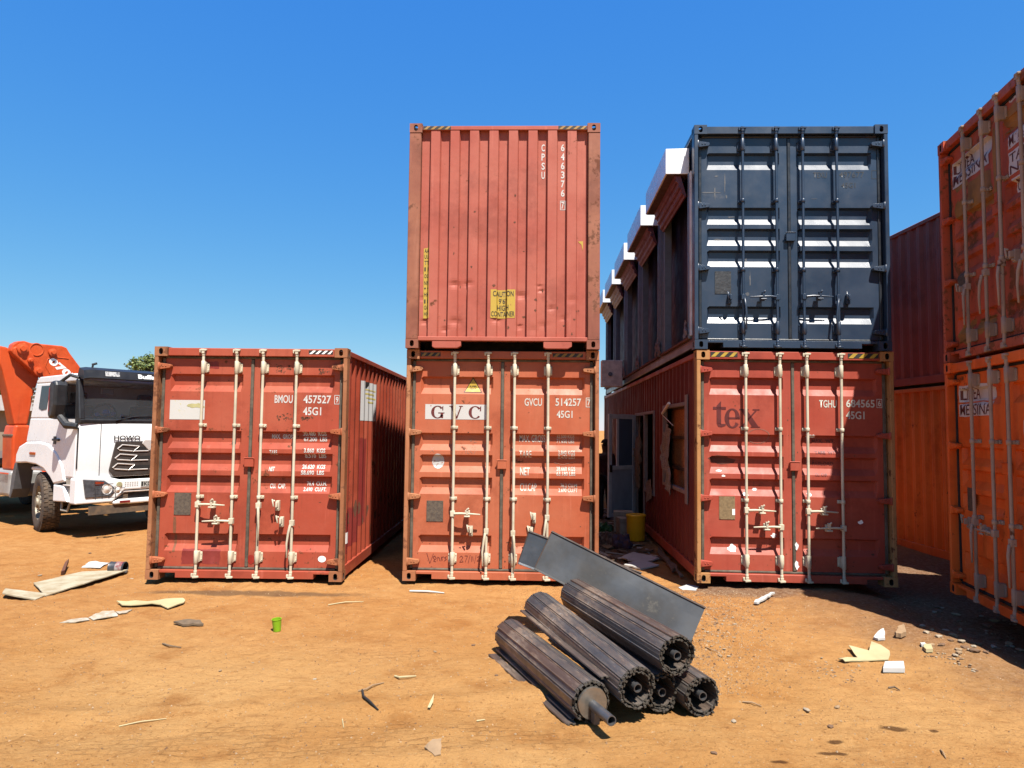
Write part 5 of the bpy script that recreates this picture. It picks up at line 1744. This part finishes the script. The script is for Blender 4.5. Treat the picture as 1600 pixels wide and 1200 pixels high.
def sheet_channel(label, A, Bp, U, lip_t, lip_b, mat, name='sheet_channel'):
    """folded sheet: face from the low edge A-B up along U, lips folded back along the face's normal"""
    A, Bp, U = Vector(A), Vector(Bp), Vector(U)
    d = (Bp - A).normalized()
    U = (U - d * U.dot(d))
    nrm = d.cross(U.normalized())
    if nrm.y < 0: nrm = -nrm
    root = thing(name, label, 'metal sheet', tuple(Bp), 0)
    L = (Bp - A).length
    mb = MB()
    loc = lambda s, u, w: tuple(A + d * s + U * u + nrm * w - Bp)
    mb.grid([L * k / 10 for k in range(11)], [0, .3, .7, 1], lambda s, u: loc(s, u, .003 * math.sin(s * 5) * math.sin(u * 3)))
    f_ = mb.build('face', mat, root, fix=False)
    sd_ = f_.modifiers.new('thick', 'SOLIDIFY'); sd_.thickness = .004
    mb = MB().grid([0, L], [0, 1], lambda s, w: loc(s, 1, w * lip_t))
    mb.grid([0, L], [0, 1], lambda s, w: loc(s, 0, w * lip_b))
    mb.grid([0, 1], [0, 1], lambda u, w: loc(0, u, w * .06))
    mb.grid([0, L], [0, 1], lambda s, w: loc(s, 1 - w * .08, lip_t))
    f2 = mb.build('lip', mat, root, fix=False)
    f2.modifiers.new('thick', 'SOLIDIFY').thickness = .004
    rm = bpy.data.materials.get('rusty_edge') or plain('rusty_edge', (.09, .05, .032), .7, 0, .4, 12)
    mb = MB().tube([loc(-.004, 1.01, 0), loc(L + .004, 1.01, 0)], .011, 6).tube([loc(0, 1.0, .004), loc(0, 0, .004)], .007, 6)
    mb.build('rolled_edge', rm, root)
    mb = MB().grid([0, L], [0, 1], lambda s, u: loc(s, -.02 - u * .05, -.03 * u))
    mb.build('bottom_flange', mat, root, fix=False).modifiers.new('thick', 'SOLIDIFY').thickness = .003
    return root


n = NT('bare_mild_steel', seed=9)
c = n.mix(n.ramp(n.noise(1.6, 5, .6), .35, .65), (.080, .083, .088), (.058, .052, .046))
c = n.mix(n.ramp(n.noise(3.2, 6, .7), .60, .70, 0, .6), c, (.17, .15, .12))
c = n.mix(n.ramp(n.noise(1.3, 3, .5), .5, .66, 0, .5), c, (.10, .072, .052))
MSH = n.done(c, n.ramp(n.noise(3, 5), .3, .7, .42, .58), .55, n.bump(n.noise(4, 3), .15, .02))
sheet_channel('long bent grey steel sheet leaning across the top of the shutter pile', (.03, 6.72, .66), (1.40, 6.42, .02 + gz(1.4, 6.4)), (.15, .07, .32), .20, .05, MSH)
sheet_channel('short dark steel sheet sticking out behind the long bent sheet', (-.13, 6.98, .66), (.95, 6.86, .30), (.14, .03, .27), .05, .14, plain('dark_blue_steel', (.10, .105, .115), .35, .7, .25, 6))

# ------------------------------------------------------------------ things in the alley
bk = thing('bucket', 'yellow plastic bucket standing in the alley beside the tex container', 'bucket', (1.82, 12.55, gz(1.82, 12.55)))
MYL = plain('yellow_plastic', (.80, .46, .012), .4, 0, .12, 4, al=1)
MB().lathe([(.001, .0), (.145, .0), (.155, .02), (.165, .40), (.172, .42), (.172, .445), (.158, .445), (.150, .42), (.14, .05), (.001, .04)], (0, 0, 0), (0, 0, 1), 28).build('tub', MYL, bk)
MB().lathe([(.001, .452), (.165, .452), (.176, .440), (.176, .425)], (0, 0, 0), (0, 0, 1), 28).build('lid', MYL, bk)
for k, (x, y, w, d, h, lab) in enumerate(((1.72, 13.05, .32, .25, .34, 'pale carton standing behind the yellow bucket'), (1.70, 13.38, .34, .3, .42, 'taller pale carton farthest behind the yellow bucket'))):
    o = MB().box(-w / 2, w / 2, -d / 2, d / 2, 0, h).box(-w / 2 - .006, w / 2 + .006, -d / 2 - .006, d / 2 + .006, h - .07, h + .01).build('carton', plain('pale_carton', (.72, .62, .50), .8, 0, .3, 9) if k == 0 else bpy.data.materials['pale_carton'], None, .004)
    o.location = (x, y, gz(x, y)); o.rotation_euler = (0, 0, R(8 - 14 * k))
    tag(o, lab, 'carton')


def rag(name, label, cat, p, r, h, mat, seed, group=None):
    rr_ = random.Random(seed)
    bm = bmesh.new()
    bmesh.ops.create_icosphere(bm, subdivisions=3, radius=1)
    for v in bm.verts:
        k = 1 + .35 * math.sin(v.co.x * 5 + seed) * math.cos(v.co.y * 6 + seed) + rr_.uniform(-.12, .12)
        v.co = Vector((v.co.x * r * k, v.co.y * r * k, max(0, v.co.z + .35) * h * k))
    m = bpy.data.meshes.new(name); bm.to_mesh(m); bm.free(); m.materials.append(mat)
    o = link(name, m); o.location = p
    return tag(o, label, cat, group)


rag('plastic_bag', 'crumpled green bag on the alley floor', 'bag', (1.38, 13.6, gz(1.38, 13.6)), .14, .12, plain('green_bag', (.03, .16, .035), .5), 1)
rag('cloth_bundle', 'dark blue and brown bundle of rags in the alley in front of the yellow bucket', 'rags', (1.48, 11.8, gz(1.48, 11.8)), .15, .16, plain('blue_rag', (.05, .05, .14), .8, 0, .5, 12, 2, .4, (.13, .06, .05)), 2)
rag('cloth_bundle', 'brown bundle of rags beside the dark blue one', 'rags', (1.30, 12.0, gz(1.3, 12.0)), .13, .17, plain('brown_rag', (.14, .08, .06), .8, 0, .5, 12, 2, .4, (.3, .24, .2)), 3)


def slab(name, label, cat, pts, th, mat, z=None, rise=None, group=None, bend=None):
    """a flat scrap with real thickness; pts are ground positions, rise lifts each corner"""
    c = sum((Vector((p[0], p[1], 0)) for p in pts), Vector()) / len(pts)
    base = max(gz(p[0], p[1]) for p in pts) * .5 + sum(gz(p[0], p[1]) for p in pts) / len(pts) * .5 + .004 if z is None else z
    rz = list(rise or [0] * len(pts))
    r_ = random.Random(len(label) * 7 + len(pts))
    if name not in ('box', 'wood_block', 'stick'):
        size = max((Vector(p) - Vector(q)).length for p in pts for q in pts)
        P2, R2 = [], []
        for i in range(len(pts)):
            j = (i + 1) % len(pts)
            d_ = Vector(pts[j]) - Vector(pts[i])
            k_ = 1 if name == 'leaf' else max(2, min(7, int(d_.length / size * 8)))
            for q in range(k_):
                t_ = q / k_
                jit = size * (.008 if name == 'board' else .022) if q else 0
                p_ = Vector(pts[i]) + d_ * t_ + Vector((r_.uniform(-jit, jit), r_.uniform(-jit, jit)))
                P2.append(tuple(p_)); R2.append(max(0, rz[i] * (1 - t_) + rz[j] * t_ + (r_.uniform(-.3, .6) * size * .03 if q and name != 'board' else 0)))
        pts, rz = P2, R2
    mb = MB(); n_ = len(pts)
    lo = [(p[0] - c.x, p[1] - c.y, rz[i]) for i, p in enumerate(pts)]
    mb.v += lo + [(q[0], q[1], q[2] + th) for q in lo]
    mb.face(range(n_ - 1, -1, -1)); mb.face(range(n_, 2 * n_))
    for i in range(n_):
        j = (i + 1) % n_
        mb.face((i, j, n_ + j, n_ + i))
    me_ = mb.mesh(name, mat)
    bm = bmesh.new(); bm.from_mesh(me_)
    bmesh.ops.triangulate(bm, faces=[f for f in bm.faces if len(f.verts) > 4])
    bmesh.ops.recalc_face_normals(bm, faces=bm.faces)
    bm.to_mesh(me_); bm.free()
    o = link(name, me_)
    o.location = (c.x, c.y, base)
    return tag(o, label, cat, group)


def px(*uv): return [tuple(gat(u, v))[:2] for u, v in uv]


MFOAM = plain('cream_board', (.66, .58, .40), .7, 0, .15, 6, 2, .2, (.48, .36, .20))
MPAPER = plain('white_paper', (.78, .77, .73), .7, 0, .08, 8)
MCARD = plain('yellow_card', (.72, .60, .32), .75, 0, .15, 6)
MCARD2 = plain('tan_card', (.50, .32, .17), .8, 0, .2, 8)
MWOOD = plain('grey_wood', (.24, .16, .09), .8, 0, .35, 14)
slab('board', 'long cream board lying on the dirt left of the lone container', 'board', px((52, 915), (128, 896), (200, 897), (70, 933)), .012, MFOAM, rise=[0, 0, .02, .01])
slab('board', 'narrow cream board end projecting at the far left of the long board', 'board', px((3, 936), (8, 929), (75, 931), (55, 938)), .014, MFOAM, rise=[.03, .03, 0, 0])
slab('sheet', 'small white sheet lying behind the long cream board', 'sheet', px((127, 888), (141, 879), (170, 881), (157, 889)), .006, MPAPER)
slab('cardboard', 'torn yellowish cardboard strip lying left of the lime cup', 'cardboard', px((182, 944), (230, 942), (286, 941), (287, 945), (262, 954), (250, 949), (190, 949)), .01, MCARD, rise=[.03, 0, .03, .01, 0, .01, .02])
MMUD = plain('muddy_paper', (.50, .38, .24), .8, 0, .4, 14, 2, .3, (.68, .62, .52))
slab('scrap', 'muddy scrap of paper trodden into the dirt, the pointed end by the cream board', 'scrap', px((93, 974), (112, 969), (134, 966), (140, 970), (118, 974)), .006, MMUD)
slab('scrap', 'muddy torn paper, the widest of the trodden scraps below the cream board', 'scrap', px((138, 966), (160, 960), (178, 958), (184, 964), (160, 969), (146, 970)), .006, MMUD, rise=[0, .02, .01, 0, .01, 0])
slab('scrap', 'muddy paper shred, the trodden scrap nearest the torn yellowish cardboard', 'scrap', px((180, 958), (196, 955), (207, 953), (198, 959), (186, 961)), .006, MMUD)
slab('scrap', 'thin brown scrap of bark lying left of the lime cup', 'scrap', px((271, 976), (290, 974), (313, 975), (318, 979), (285, 980)), .02, MWOOD, rise=[.01, .02, .02, 0, 0])
slab('stick', 'short dark offcut standing on edge near the white sheet', 'offcut', px((95, 899), (101, 888), (107, 886), (101, 898)), .05, M['dark_rust'], rise=[0, .02, .05, 0])
slab('cardboard', 'creased yellow cardboard sheet on the dirt at the right', 'cardboard', px((1326, 1015), (1358, 1020), (1362, 1013), (1390, 1025), (1388, 1033), (1345, 1035), (1320, 1037), (1310, 1034), (1340, 1030)), .008, MCARD, rise=[.03, .01, .05, .03, 0, 0, .01, .01, .0])
slab('box', 'white foam tray lying in front of the yellow cardboard', 'tray', px((1380, 1053), (1383, 1042), (1412, 1042), (1414, 1053)), .035, MPAPER, rise=[.0, .01, .01, 0])
slab('paper', 'crumpled white paper behind the yellow cardboard', 'paper', px((1365, 1000), (1372, 995), (1381, 992), (1383, 1001), (1372, 1003)), .02, MPAPER, rise=[0, .03, .04, 0, 0])
slab('strip', 'narrow white strip of board lying in front of the tex container', 'strip', px((1178, 946), (1204, 932), (1211, 932), (1186, 946)), .02, MPAPER, rise=[.01, .03, .03, .01])
slab('paper', 'torn white paper lying at the corner of the tex container', 'paper', px((1060, 919), (1075, 916), (1092, 918), (1088, 923), (1066, 922)), .006, MPAPER)
slab('cardboard', 'small folded tan card in the front of the yard', 'cardboard', px((663, 1171), (676, 1167), (690, 1165), (689, 1181), (679, 1182)), .006, MCARD2, rise=[.0, .03, .03, .0, 0])
slab('leaf', 'pale dry leaf standing in the middle of the yard', 'leaf', px((668, 1109), (673, 1100), (678, 1095), (677, 1103), (672, 1110)), .004, MCARD, rise=[0, .02, .05, .02, 0])
slab('wood_block', 'small wooden block at the edge of the shadow on the right', 'wood block', px((1443, 1016), (1445, 1011), (1455, 1012), (1458, 1021), (1447, 1021)), .03, MCARD)
slab('paper', 'white flake of paper at the edge of the shadow on the right', 'paper', px((1438, 1008), (1445, 1007), (1448, 1011), (1440, 1012)), .02, MPAPER)
slab('rubble_piece', 'crumpled tan lump near the shadow edge behind the white paper', 'rubble', px((1400, 998), (1404, 989), (1412, 986), (1416, 995), (1408, 999)), .04, MCARD2, rise=[0, .02, .03, 0, 0])
for k, (pp, mt, lab) in enumerate((
        (((965, 876), (990, 868), (1030, 876), (1008, 882)), MPAPER, 'white sheet of paper on the alley floor behind the bent steel'),
        (((975, 886), (1000, 880), (1030, 887), (1000, 891)), MPAPER, 'torn white paper in the sun at the mouth of the alley'),
        (((940, 856), (958, 850), (972, 854), (950, 860)), MCARD2, 'flattened brown carton on the alley floor'),
        (((950, 838), (962, 834), (975, 838), (958, 843)), MWOOD, 'broken grey plank on the alley floor by the green bag'),
        (((942, 845), (955, 843), (960, 848), (945, 850)), MPAPER, 'pale crumpled paper on the alley floor'),
        (((1022, 850), (1026, 850), (1056, 898), (1050, 898)), MWOOD, 'long thin batten along the foot of the tex container'),
        (((1030, 868), (1034, 867), (1068, 905), (1063, 906)), MWOOD, 'second long batten lying nearer the tex container corner'))):
    slab('floor_scrap', lab, 'scrap', px(*pp), .02, mt, rise=[.01, .03, .02, 0])
rs = random.Random(31)
mb = MB()
for k in range(420):
    x, y = rs.uniform(.75, 1.98), rs.uniform(10.8, 17.5)
    L_, w_ = rs.uniform(.04, .22), rs.uniform(.01, .09)
    Mx = Matrix.Translation((x, y, gz(x, y) + .005)) @ Matrix.Rotation(rs.uniform(0, 3.14), 4, 'Z') @ Matrix.Rotation(rs.uniform(-.25, .25), 4, 'X') @ Matrix.Rotation(rs.uniform(-.2, .2), 4, 'Y')
    mb.box(-L_, L_, -w_, w_, 0, rs.uniform(.004, .02), rs.choice((0, 0, 1, 2, 3)), Mx)
o = mb.build('trodden_rubbish', [MCHS, MWOOD, plain('dull_paper', (.72, .66, .58), .85), MCARD2])
tag(o, kind='stuff')
# lime cup, paint tin
cp = gat(433, 986)
o = MB().lathe([(.001, .003), (.036, .003), (.044, .11), (.047, .112), (.047, .118), (.041, .118), (.034, .01), (.001, .008)], (0, 0, 0), (0, 0, 1), 24).build('cup', plain('lime_plastic', (.36, .68, .02), .35, 0, .1, 5))
o.location = cp; o.rotation_euler = (R(4), R(-3), 0)
tag(o, 'lime green plastic cup standing on the dirt', 'cup')
tp_ = gat(184, 896)
tin = thing('paint_tin', 'dark paint tin with a red label lying at the end of the cream board', 'paint tin', (tp_.x, tp_.y, tp_.z + .075), R(-20))
MB().lathe([(.001, -.10), (.078, -.10), (.082, -.095), (.078, -.085), (.078, .085), (.082, .095), (.078, .10), (.07, .10), (.07, -.09), (.001, -.09)], (0, 0, 0), (1, .4, 0), 24).build('can', plain('dark_tin', (.06, .06, .065), .4, .5, .3, 9), tin)
MB().lathe([(.0795, -.01), (.0795, .08)], (0, 0, 0), (1, .4, 0), 24).build('wrapper', plain('red_wrapper', (.30, .05, .05), .5, 0, .5, 20, 4, .1, (.5, .45, .42)), tin)
# roots, sticks and twigs
for k, (pts, r_, mt, lab) in enumerate((
        (((566, 1080), (568, 1092), (578, 1100), (591, 1111)), .008, M['hole'], 'curved dark root lying in the middle of the yard'),
        (((560, 1081), (573, 1080), (582, 1074), (600, 1068)), .006, MCARD2, 'forked pale twig at the end of the dark root'),
        (((617, 1058), (624, 1062), (636, 1061), (650, 1058)), .008, MCARD, 'pale bent twig right of the dark root'),
        (((254, 1007), (265, 1012), (283, 1013)), .007, MWOOD, 'short brown stick left of the lime cup'),
        (((186, 1136), (220, 1131), (260, 1124)), .004, MCARD, 'long thin straw in the left foreground'),
        (((513, 946), (540, 943), (568, 941)), .006, MCARD, 'thin dry stalk in front of the gap between containers'),
        (((640, 925), (670, 927), (694, 928)), .012, MPAPER, 'short grey pipe lying below the middle container'),
        (((1102, 1012), (1112, 1018), (1122, 1020)), .005, MCARD2, 'thin curved twig right of the shutter pile'),
        (((1160, 1098), (1175, 1101), (1190, 1105)), .006, MCARD2, 'thin stick in the right foreground'),
        (((1470, 1173), (1474, 1180), (1478, 1186)), .005, MCARD2, 'little twig in the right foreground near the stains'),
        (((1388, 1076), (1398, 1077), (1406, 1080)), .007, MWOOD, 'dark short stick in front of the white tray'),
        (((535, 1125), (537, 1138)), .004, MCARD, 'upright straw in the foreground'),
        (((745, 1128), (758, 1126)), .006, MCARD, 'short straw below the shutter pile'))):
    P = [gat(*q) for q in pts]
    o0 = P[0].copy()
    P = [p + Vector((0, 0, r_ * .8 + (.012 if 0 < i < len(P) - 1 else .002))) - o0 for i, p in enumerate(P)]
    o = MB().tube(P, [r_] * (len(P) - 1) + [r_ * .6], 7).build('stick', mt)
    o.location = o0
    tag(o, lab, 'stick')

# ------------------------------------------------------------------ stones and grit
MST = [plain('tan_stone', (.50, .33, .18), .9, 0, .25, 10, 2, .4), plain('pale_stone', (.58, .46, .32), .9, 0, .25, 10, 3, .4), plain('brown_stone', (.27, .15, .08), .9, 0, .3, 10, 4, .4)]


def stone_mesh(seed, mat):
    r = random.Random(seed)
    bm = bmesh.new()
    bmesh.ops.create_icosphere(bm, subdivisions=1, radius=1)
    for v in bm.verts:
        v.co *= r.uniform(.7, 1.15)
        v.co.z *= .6
    m = bpy.data.meshes.new('stone'); bm.to_mesh(m); bm.free(); m.materials.append(mat)
    return m


SM = [stone_mesh(k, MST[k % 3]) for k in range(9)]


def stone(u, v, s, k, lab, grp):
    p = gat(u, v)
    o = link('stone', SM[k % 9]); o.location = p + Vector((0, 0, s * .25))
    o.scale = (s * rs.uniform(.8, 1.4), s * rs.uniform(.7, 1.1), s * rs.uniform(.6, .9))
    o.rotation_euler = (0, 0, rs.uniform(0, 6.28))
    tag(o, lab, 'stone', grp)


for k in range(60):
    v = rs.uniform(955, 1030)
    u = 1150 - (v - 930) * .45 + rs.gauss(0, 26)
    stone(u, v, rs.uniform(.008, .022), k, 'small tan stone in the rubble line right of the shutter pile', 'stones in the rubble line')
for k in range(44):
    u = rs.uniform(1275, 1345); v = 1045 + (u - 1300) * .12 + rs.gauss(0, 8)
    stone(u, v, rs.uniform(.006, .014), k, 'small tan stone left of the yellow cardboard', 'stones by the yellow cardboard')
for k in range(46):
    u = rs.uniform(1440, 1530); v = 1020 + (u - 1440) * .22 + rs.gauss(0, 6)
    stone(u, v, rs.uniform(.006, .017), k, 'small pale stone along the shadow edge on the right', 'stones along the shadow edge')
for k in range(70):
    u = rs.uniform(1440, 1600); v = rs.uniform(945, 1025)
    stone(u, v, rs.uniform(.015, .045), k + 2, 'grey brown stone lying in the shade below the orange container', 'stones in the shade')
for k, (u, v, s) in enumerate(((1125, 1026, .03), (1146, 1128, .022), (1115, 1178, .026), (1308, 1106, .024), (1260, 1111, .03), (1297, 1136, .022), (344, 1049, .02), (492, 1062, .02), (740, 1009, .022), (680, 1019, .018), (206, 905, .025), (776, 1056, .018), (395, 1036, .014), (62, 900, .03), (140, 865, .03), (310, 890, .02))):
    p = gat(u, v)
    labs = 'single small stone lying on the open dirt'
    stone(u, v, s, k, labs, 'stray stones on the open dirt')
# grit: thousands of crumbs over the near ground, denser in the rubble
V, F = [], []
nr = np.random.RandomState(4)
base_v = np.array([(1, 0, 0), (-.5, .87, 0), (-.5, -.87, 0), (0, 0, .9)], float)
cnt = 42000
px_, py_ = nr.uniform(-7, 6.2, cnt), 3.6 + 6.2 * nr.rand(cnt) ** 1.2
cl1 = nr.rand(cnt) < .22
tt = nr.rand(cnt)
px_ = np.where(cl1, 2.15 - .33 * (8.6 - (5.4 + 3.4 * tt)) * -1 * -1 + nr.normal(0, .4, cnt), px_)
py_ = np.where(cl1, 5.4 + 3.4 * tt, py_)
hz_ = height(px_, py_)
sz = .0016 + .0085 * nr.rand(cnt) ** 6 + np.where(cl1, .006 * nr.rand(cnt) ** 2, 0)
an = nr.uniform(0, 6.28, cnt)
ca, sa = np.cos(an), np.sin(an)
bx_ = base_v[None] * (sz[:, None, None] * nr.uniform(.6, 1.4, (cnt, 4, 3)))
vx = bx_[..., 0] * ca[:, None] - bx_[..., 1] * sa[:, None] + px_[:, None]
vy = bx_[..., 0] * sa[:, None] + bx_[..., 1] * ca[:, None] + py_[:, None]
vz_ = bx_[..., 2] + hz_[:, None]
verts = np.stack([vx, vy, vz_], -1).reshape(-1, 3)
q0 = np.arange(cnt)[:, None] * 4
faces = np.concatenate([q0 + np.array([[0, 1, 3]]), q0 + np.array([[1, 2, 3]]), q0 + np.array([[2, 0, 3]])], 1).reshape(-1, 3)
mg = bpy.data.meshes.new('grit'); mg.from_pydata(verts.tolist(), [], faces.tolist())
n = NT('grit_mix', seed=2)
ge = n.new('ShaderNodeNewGeometry')
c = n.mix(n.ramp(ge.outputs['Random Per Island'], 0, 1), (.24, .12, .055), (.62, .43, .25))
mg.materials.append(n.done(c, .95))
tag(link('grit', mg), kind='stuff')

# ------------------------------------------------------------------ the person in the alley
def skin_figure(name, joints, edges, mat, parent, sub=2):
    me_ = bpy.data.meshes.new(name)
    keys = list(joints)
    me_.from_pydata([joints[k][0] for k in keys], [(keys.index(a), keys.index(b)) for a, b in edges] if False else [(keys.index(a), keys.index(b)) for a, b in edges], [])
    o = link(name, me_, parent)
    md = o.modifiers.new('skin', 'SKIN'); md.use_smooth_shade = True
    me_.skin_vertices[0] if me_.skin_vertices else None
    if not me_.skin_vertices:
        bm = bmesh.new(); bm.from_mesh(me_); bm.verts.layers.skin.verify(); bm.to_mesh(me_); bm.free()
    for i, k in enumerate(keys):
        r = joints[k][1]
        me_.skin_vertices[0].data[i].radius = (r, r) if not isinstance(r, tuple) else r
    me_.skin_vertices[0].data[0].use_root = True
    sb_ = o.modifiers.new('sub', 'SUBSURF'); sb_.levels = sub; sb_.render_levels = sub
    me_.materials.append(mat)
    return o


PXp, PYp = 1.56, 15.35
pr = thing('person', 'person in a dark red top standing beyond the open grey door in the alley', 'person', (PXp, PYp, gz(PXp, PYp)), R(-150))
SKIN = plain('brown_skin', (.10, .052, .034), .55)
J = {'pelvis': ((0, 0, .95), (.15, .11)), 'belly': ((0, .0, 1.10), (.14, .10)), 'chest': ((0, 0, 1.30), (.17, .115)), 'neck': ((0, .01, 1.47), .055), 'headb': ((0, -.005, 1.56), (.07, .08)), 'headt': ((0, .0, 1.68), (.075, .09)),
     'shl': ((.19, 0, 1.39), .062), 'ell': ((.24, -.02, 1.11), .045), 'wrl': ((.20, -.20, 1.02), .030), 'shr': ((-.19, 0, 1.39), .062), 'elr': ((-.25, .0, 1.11), .045), 'wrr': ((-.22, -.18, .98), .030),
     'hal': ((.19, -.27, 1.02), (.035, .02)), 'har': ((-.21, -.25, .96), (.035, .02)),
     'hil': ((.10, 0, .90), .095), 'knl': ((.11, -.02, .50), .062), 'anl': ((.11, .02, .09), .042), 'tol': ((.12, -.15, .04), .038),
     'hir': ((-.10, 0, .90), .095), 'knr': ((-.11, .0, .50), .062), 'anr': ((-.12, .03, .09), .042), 'tor': ((-.13, -.14, .04), .038)}
E_ = [('pelvis', 'belly'), ('belly', 'chest'), ('chest', 'neck'), ('neck', 'headb'), ('headb', 'headt'), ('chest', 'shl'), ('shl', 'ell'), ('ell', 'wrl'), ('wrl', 'hal'), ('chest', 'shr'), ('shr', 'elr'), ('elr', 'wrr'), ('wrr', 'har'),
      ('pelvis', 'hil'), ('hil', 'knl'), ('knl', 'anl'), ('anl', 'tol'), ('pelvis', 'hir'), ('hir', 'knr'), ('knr', 'anr'), ('anr', 'tor')]
skin_figure('body', J, E_, SKIN, pr)
def sub_j(names, grow): return {k: (J[k][0], tuple(x + grow for x in (J[k][1] if isinstance(J[k][1], tuple) else (J[k][1],) * 2))) for k in names}
TOP = ['belly', 'pelvis', 'chest', 'shl', 'ell', 'shr', 'elr']
skin_figure('top', sub_j(TOP, .016), [e for e in E_ if e[0] in TOP and e[1] in TOP], plain('dark_red_cloth', (.12, .022, .025), .85, 0, .3, 9, 2, .4), pr)
LEG = ['pelvis', 'hil', 'knl', 'anl', 'hir', 'knr', 'anr']
skin_figure('trousers', sub_j(LEG, .018), [e for e in E_ if e[0] in LEG and e[1] in LEG], plain('dark_trousers', (.035, .035, .04), .85, 0, .3, 9, 2, .4), pr)
skin_figure('shoes', {**sub_j(['anl', 'tol'], .012)}, [('anl', 'tol')], MBK, pr, 1)
skin_figure('shoes', {**sub_j(['anr', 'tor'], .012)}, [('anr', 'tor')], MBK, pr, 1)
fm = MB()
for s in (1, -1):
    w_, h_ = J['wrl' if s > 0 else 'wrr'][0], J['hal' if s > 0 else 'har'][0]
    d_ = (Vector(h_) - Vector(w_)).normalized()
    for q in range(4):
        b_ = Vector(h_) + Vector((s * (-.027 + .018 * q), 0, 0))
        fm.tube([b_, b_ + d_ * .045 + Vector((0, 0, -.006)), b_ + d_ * (.07 - .006 * abs(q - 1)) + Vector((0, .0, -.03))], [.0095, .0085, .006], 7)
    t_ = Vector(w_) + Vector((-s * .03, -.03, .0))
    fm.tube([t_, t_ + d_ * .05 + Vector((-s * .012, 0, -.01))], [.011, .007], 7)
fm.build('fingers', SKIN, pr)
bm = bmesh.new(); bmesh.ops.create_uvsphere(bm, u_segments=20, v_segments=12, radius=.098)
for v in list(bm.verts):
    if v.co.z < -.02 and v.co.y < .02: bm.verts.remove(v)
m = bpy.data.meshes.new('hair'); bm.to_mesh(m); bm.free(); m.materials.append(M['hole'])
o = link('hair', m, pr); o.location = (0, .012, 1.665); o.scale = (.92, 1.04, .95)
MB().lathe([(.001, -.004), (.011, -.003), (.013, .003), (.001, .006)], (.032, -.083, 1.625), (0, -1, 0), 8).lathe([(.001, -.004), (.011, -.003), (.013, .003), (.001, .006)], (-.032, -.083, 1.625), (0, -1, 0), 8).build('eyes', M['white'], pr)
MB().tube([(0, -.082, 1.63), (0, -.108, 1.59), (0, -.085, 1.58)], [.008, .015, .010], 8).build('nose', SKIN, pr)
MB().tube([(-.025, -.082, 1.552), (0, -.09, 1.55), (.025, -.082, 1.552)], .007, 6).build('mouth', plain('lips', (.12, .04, .035), .5), pr)
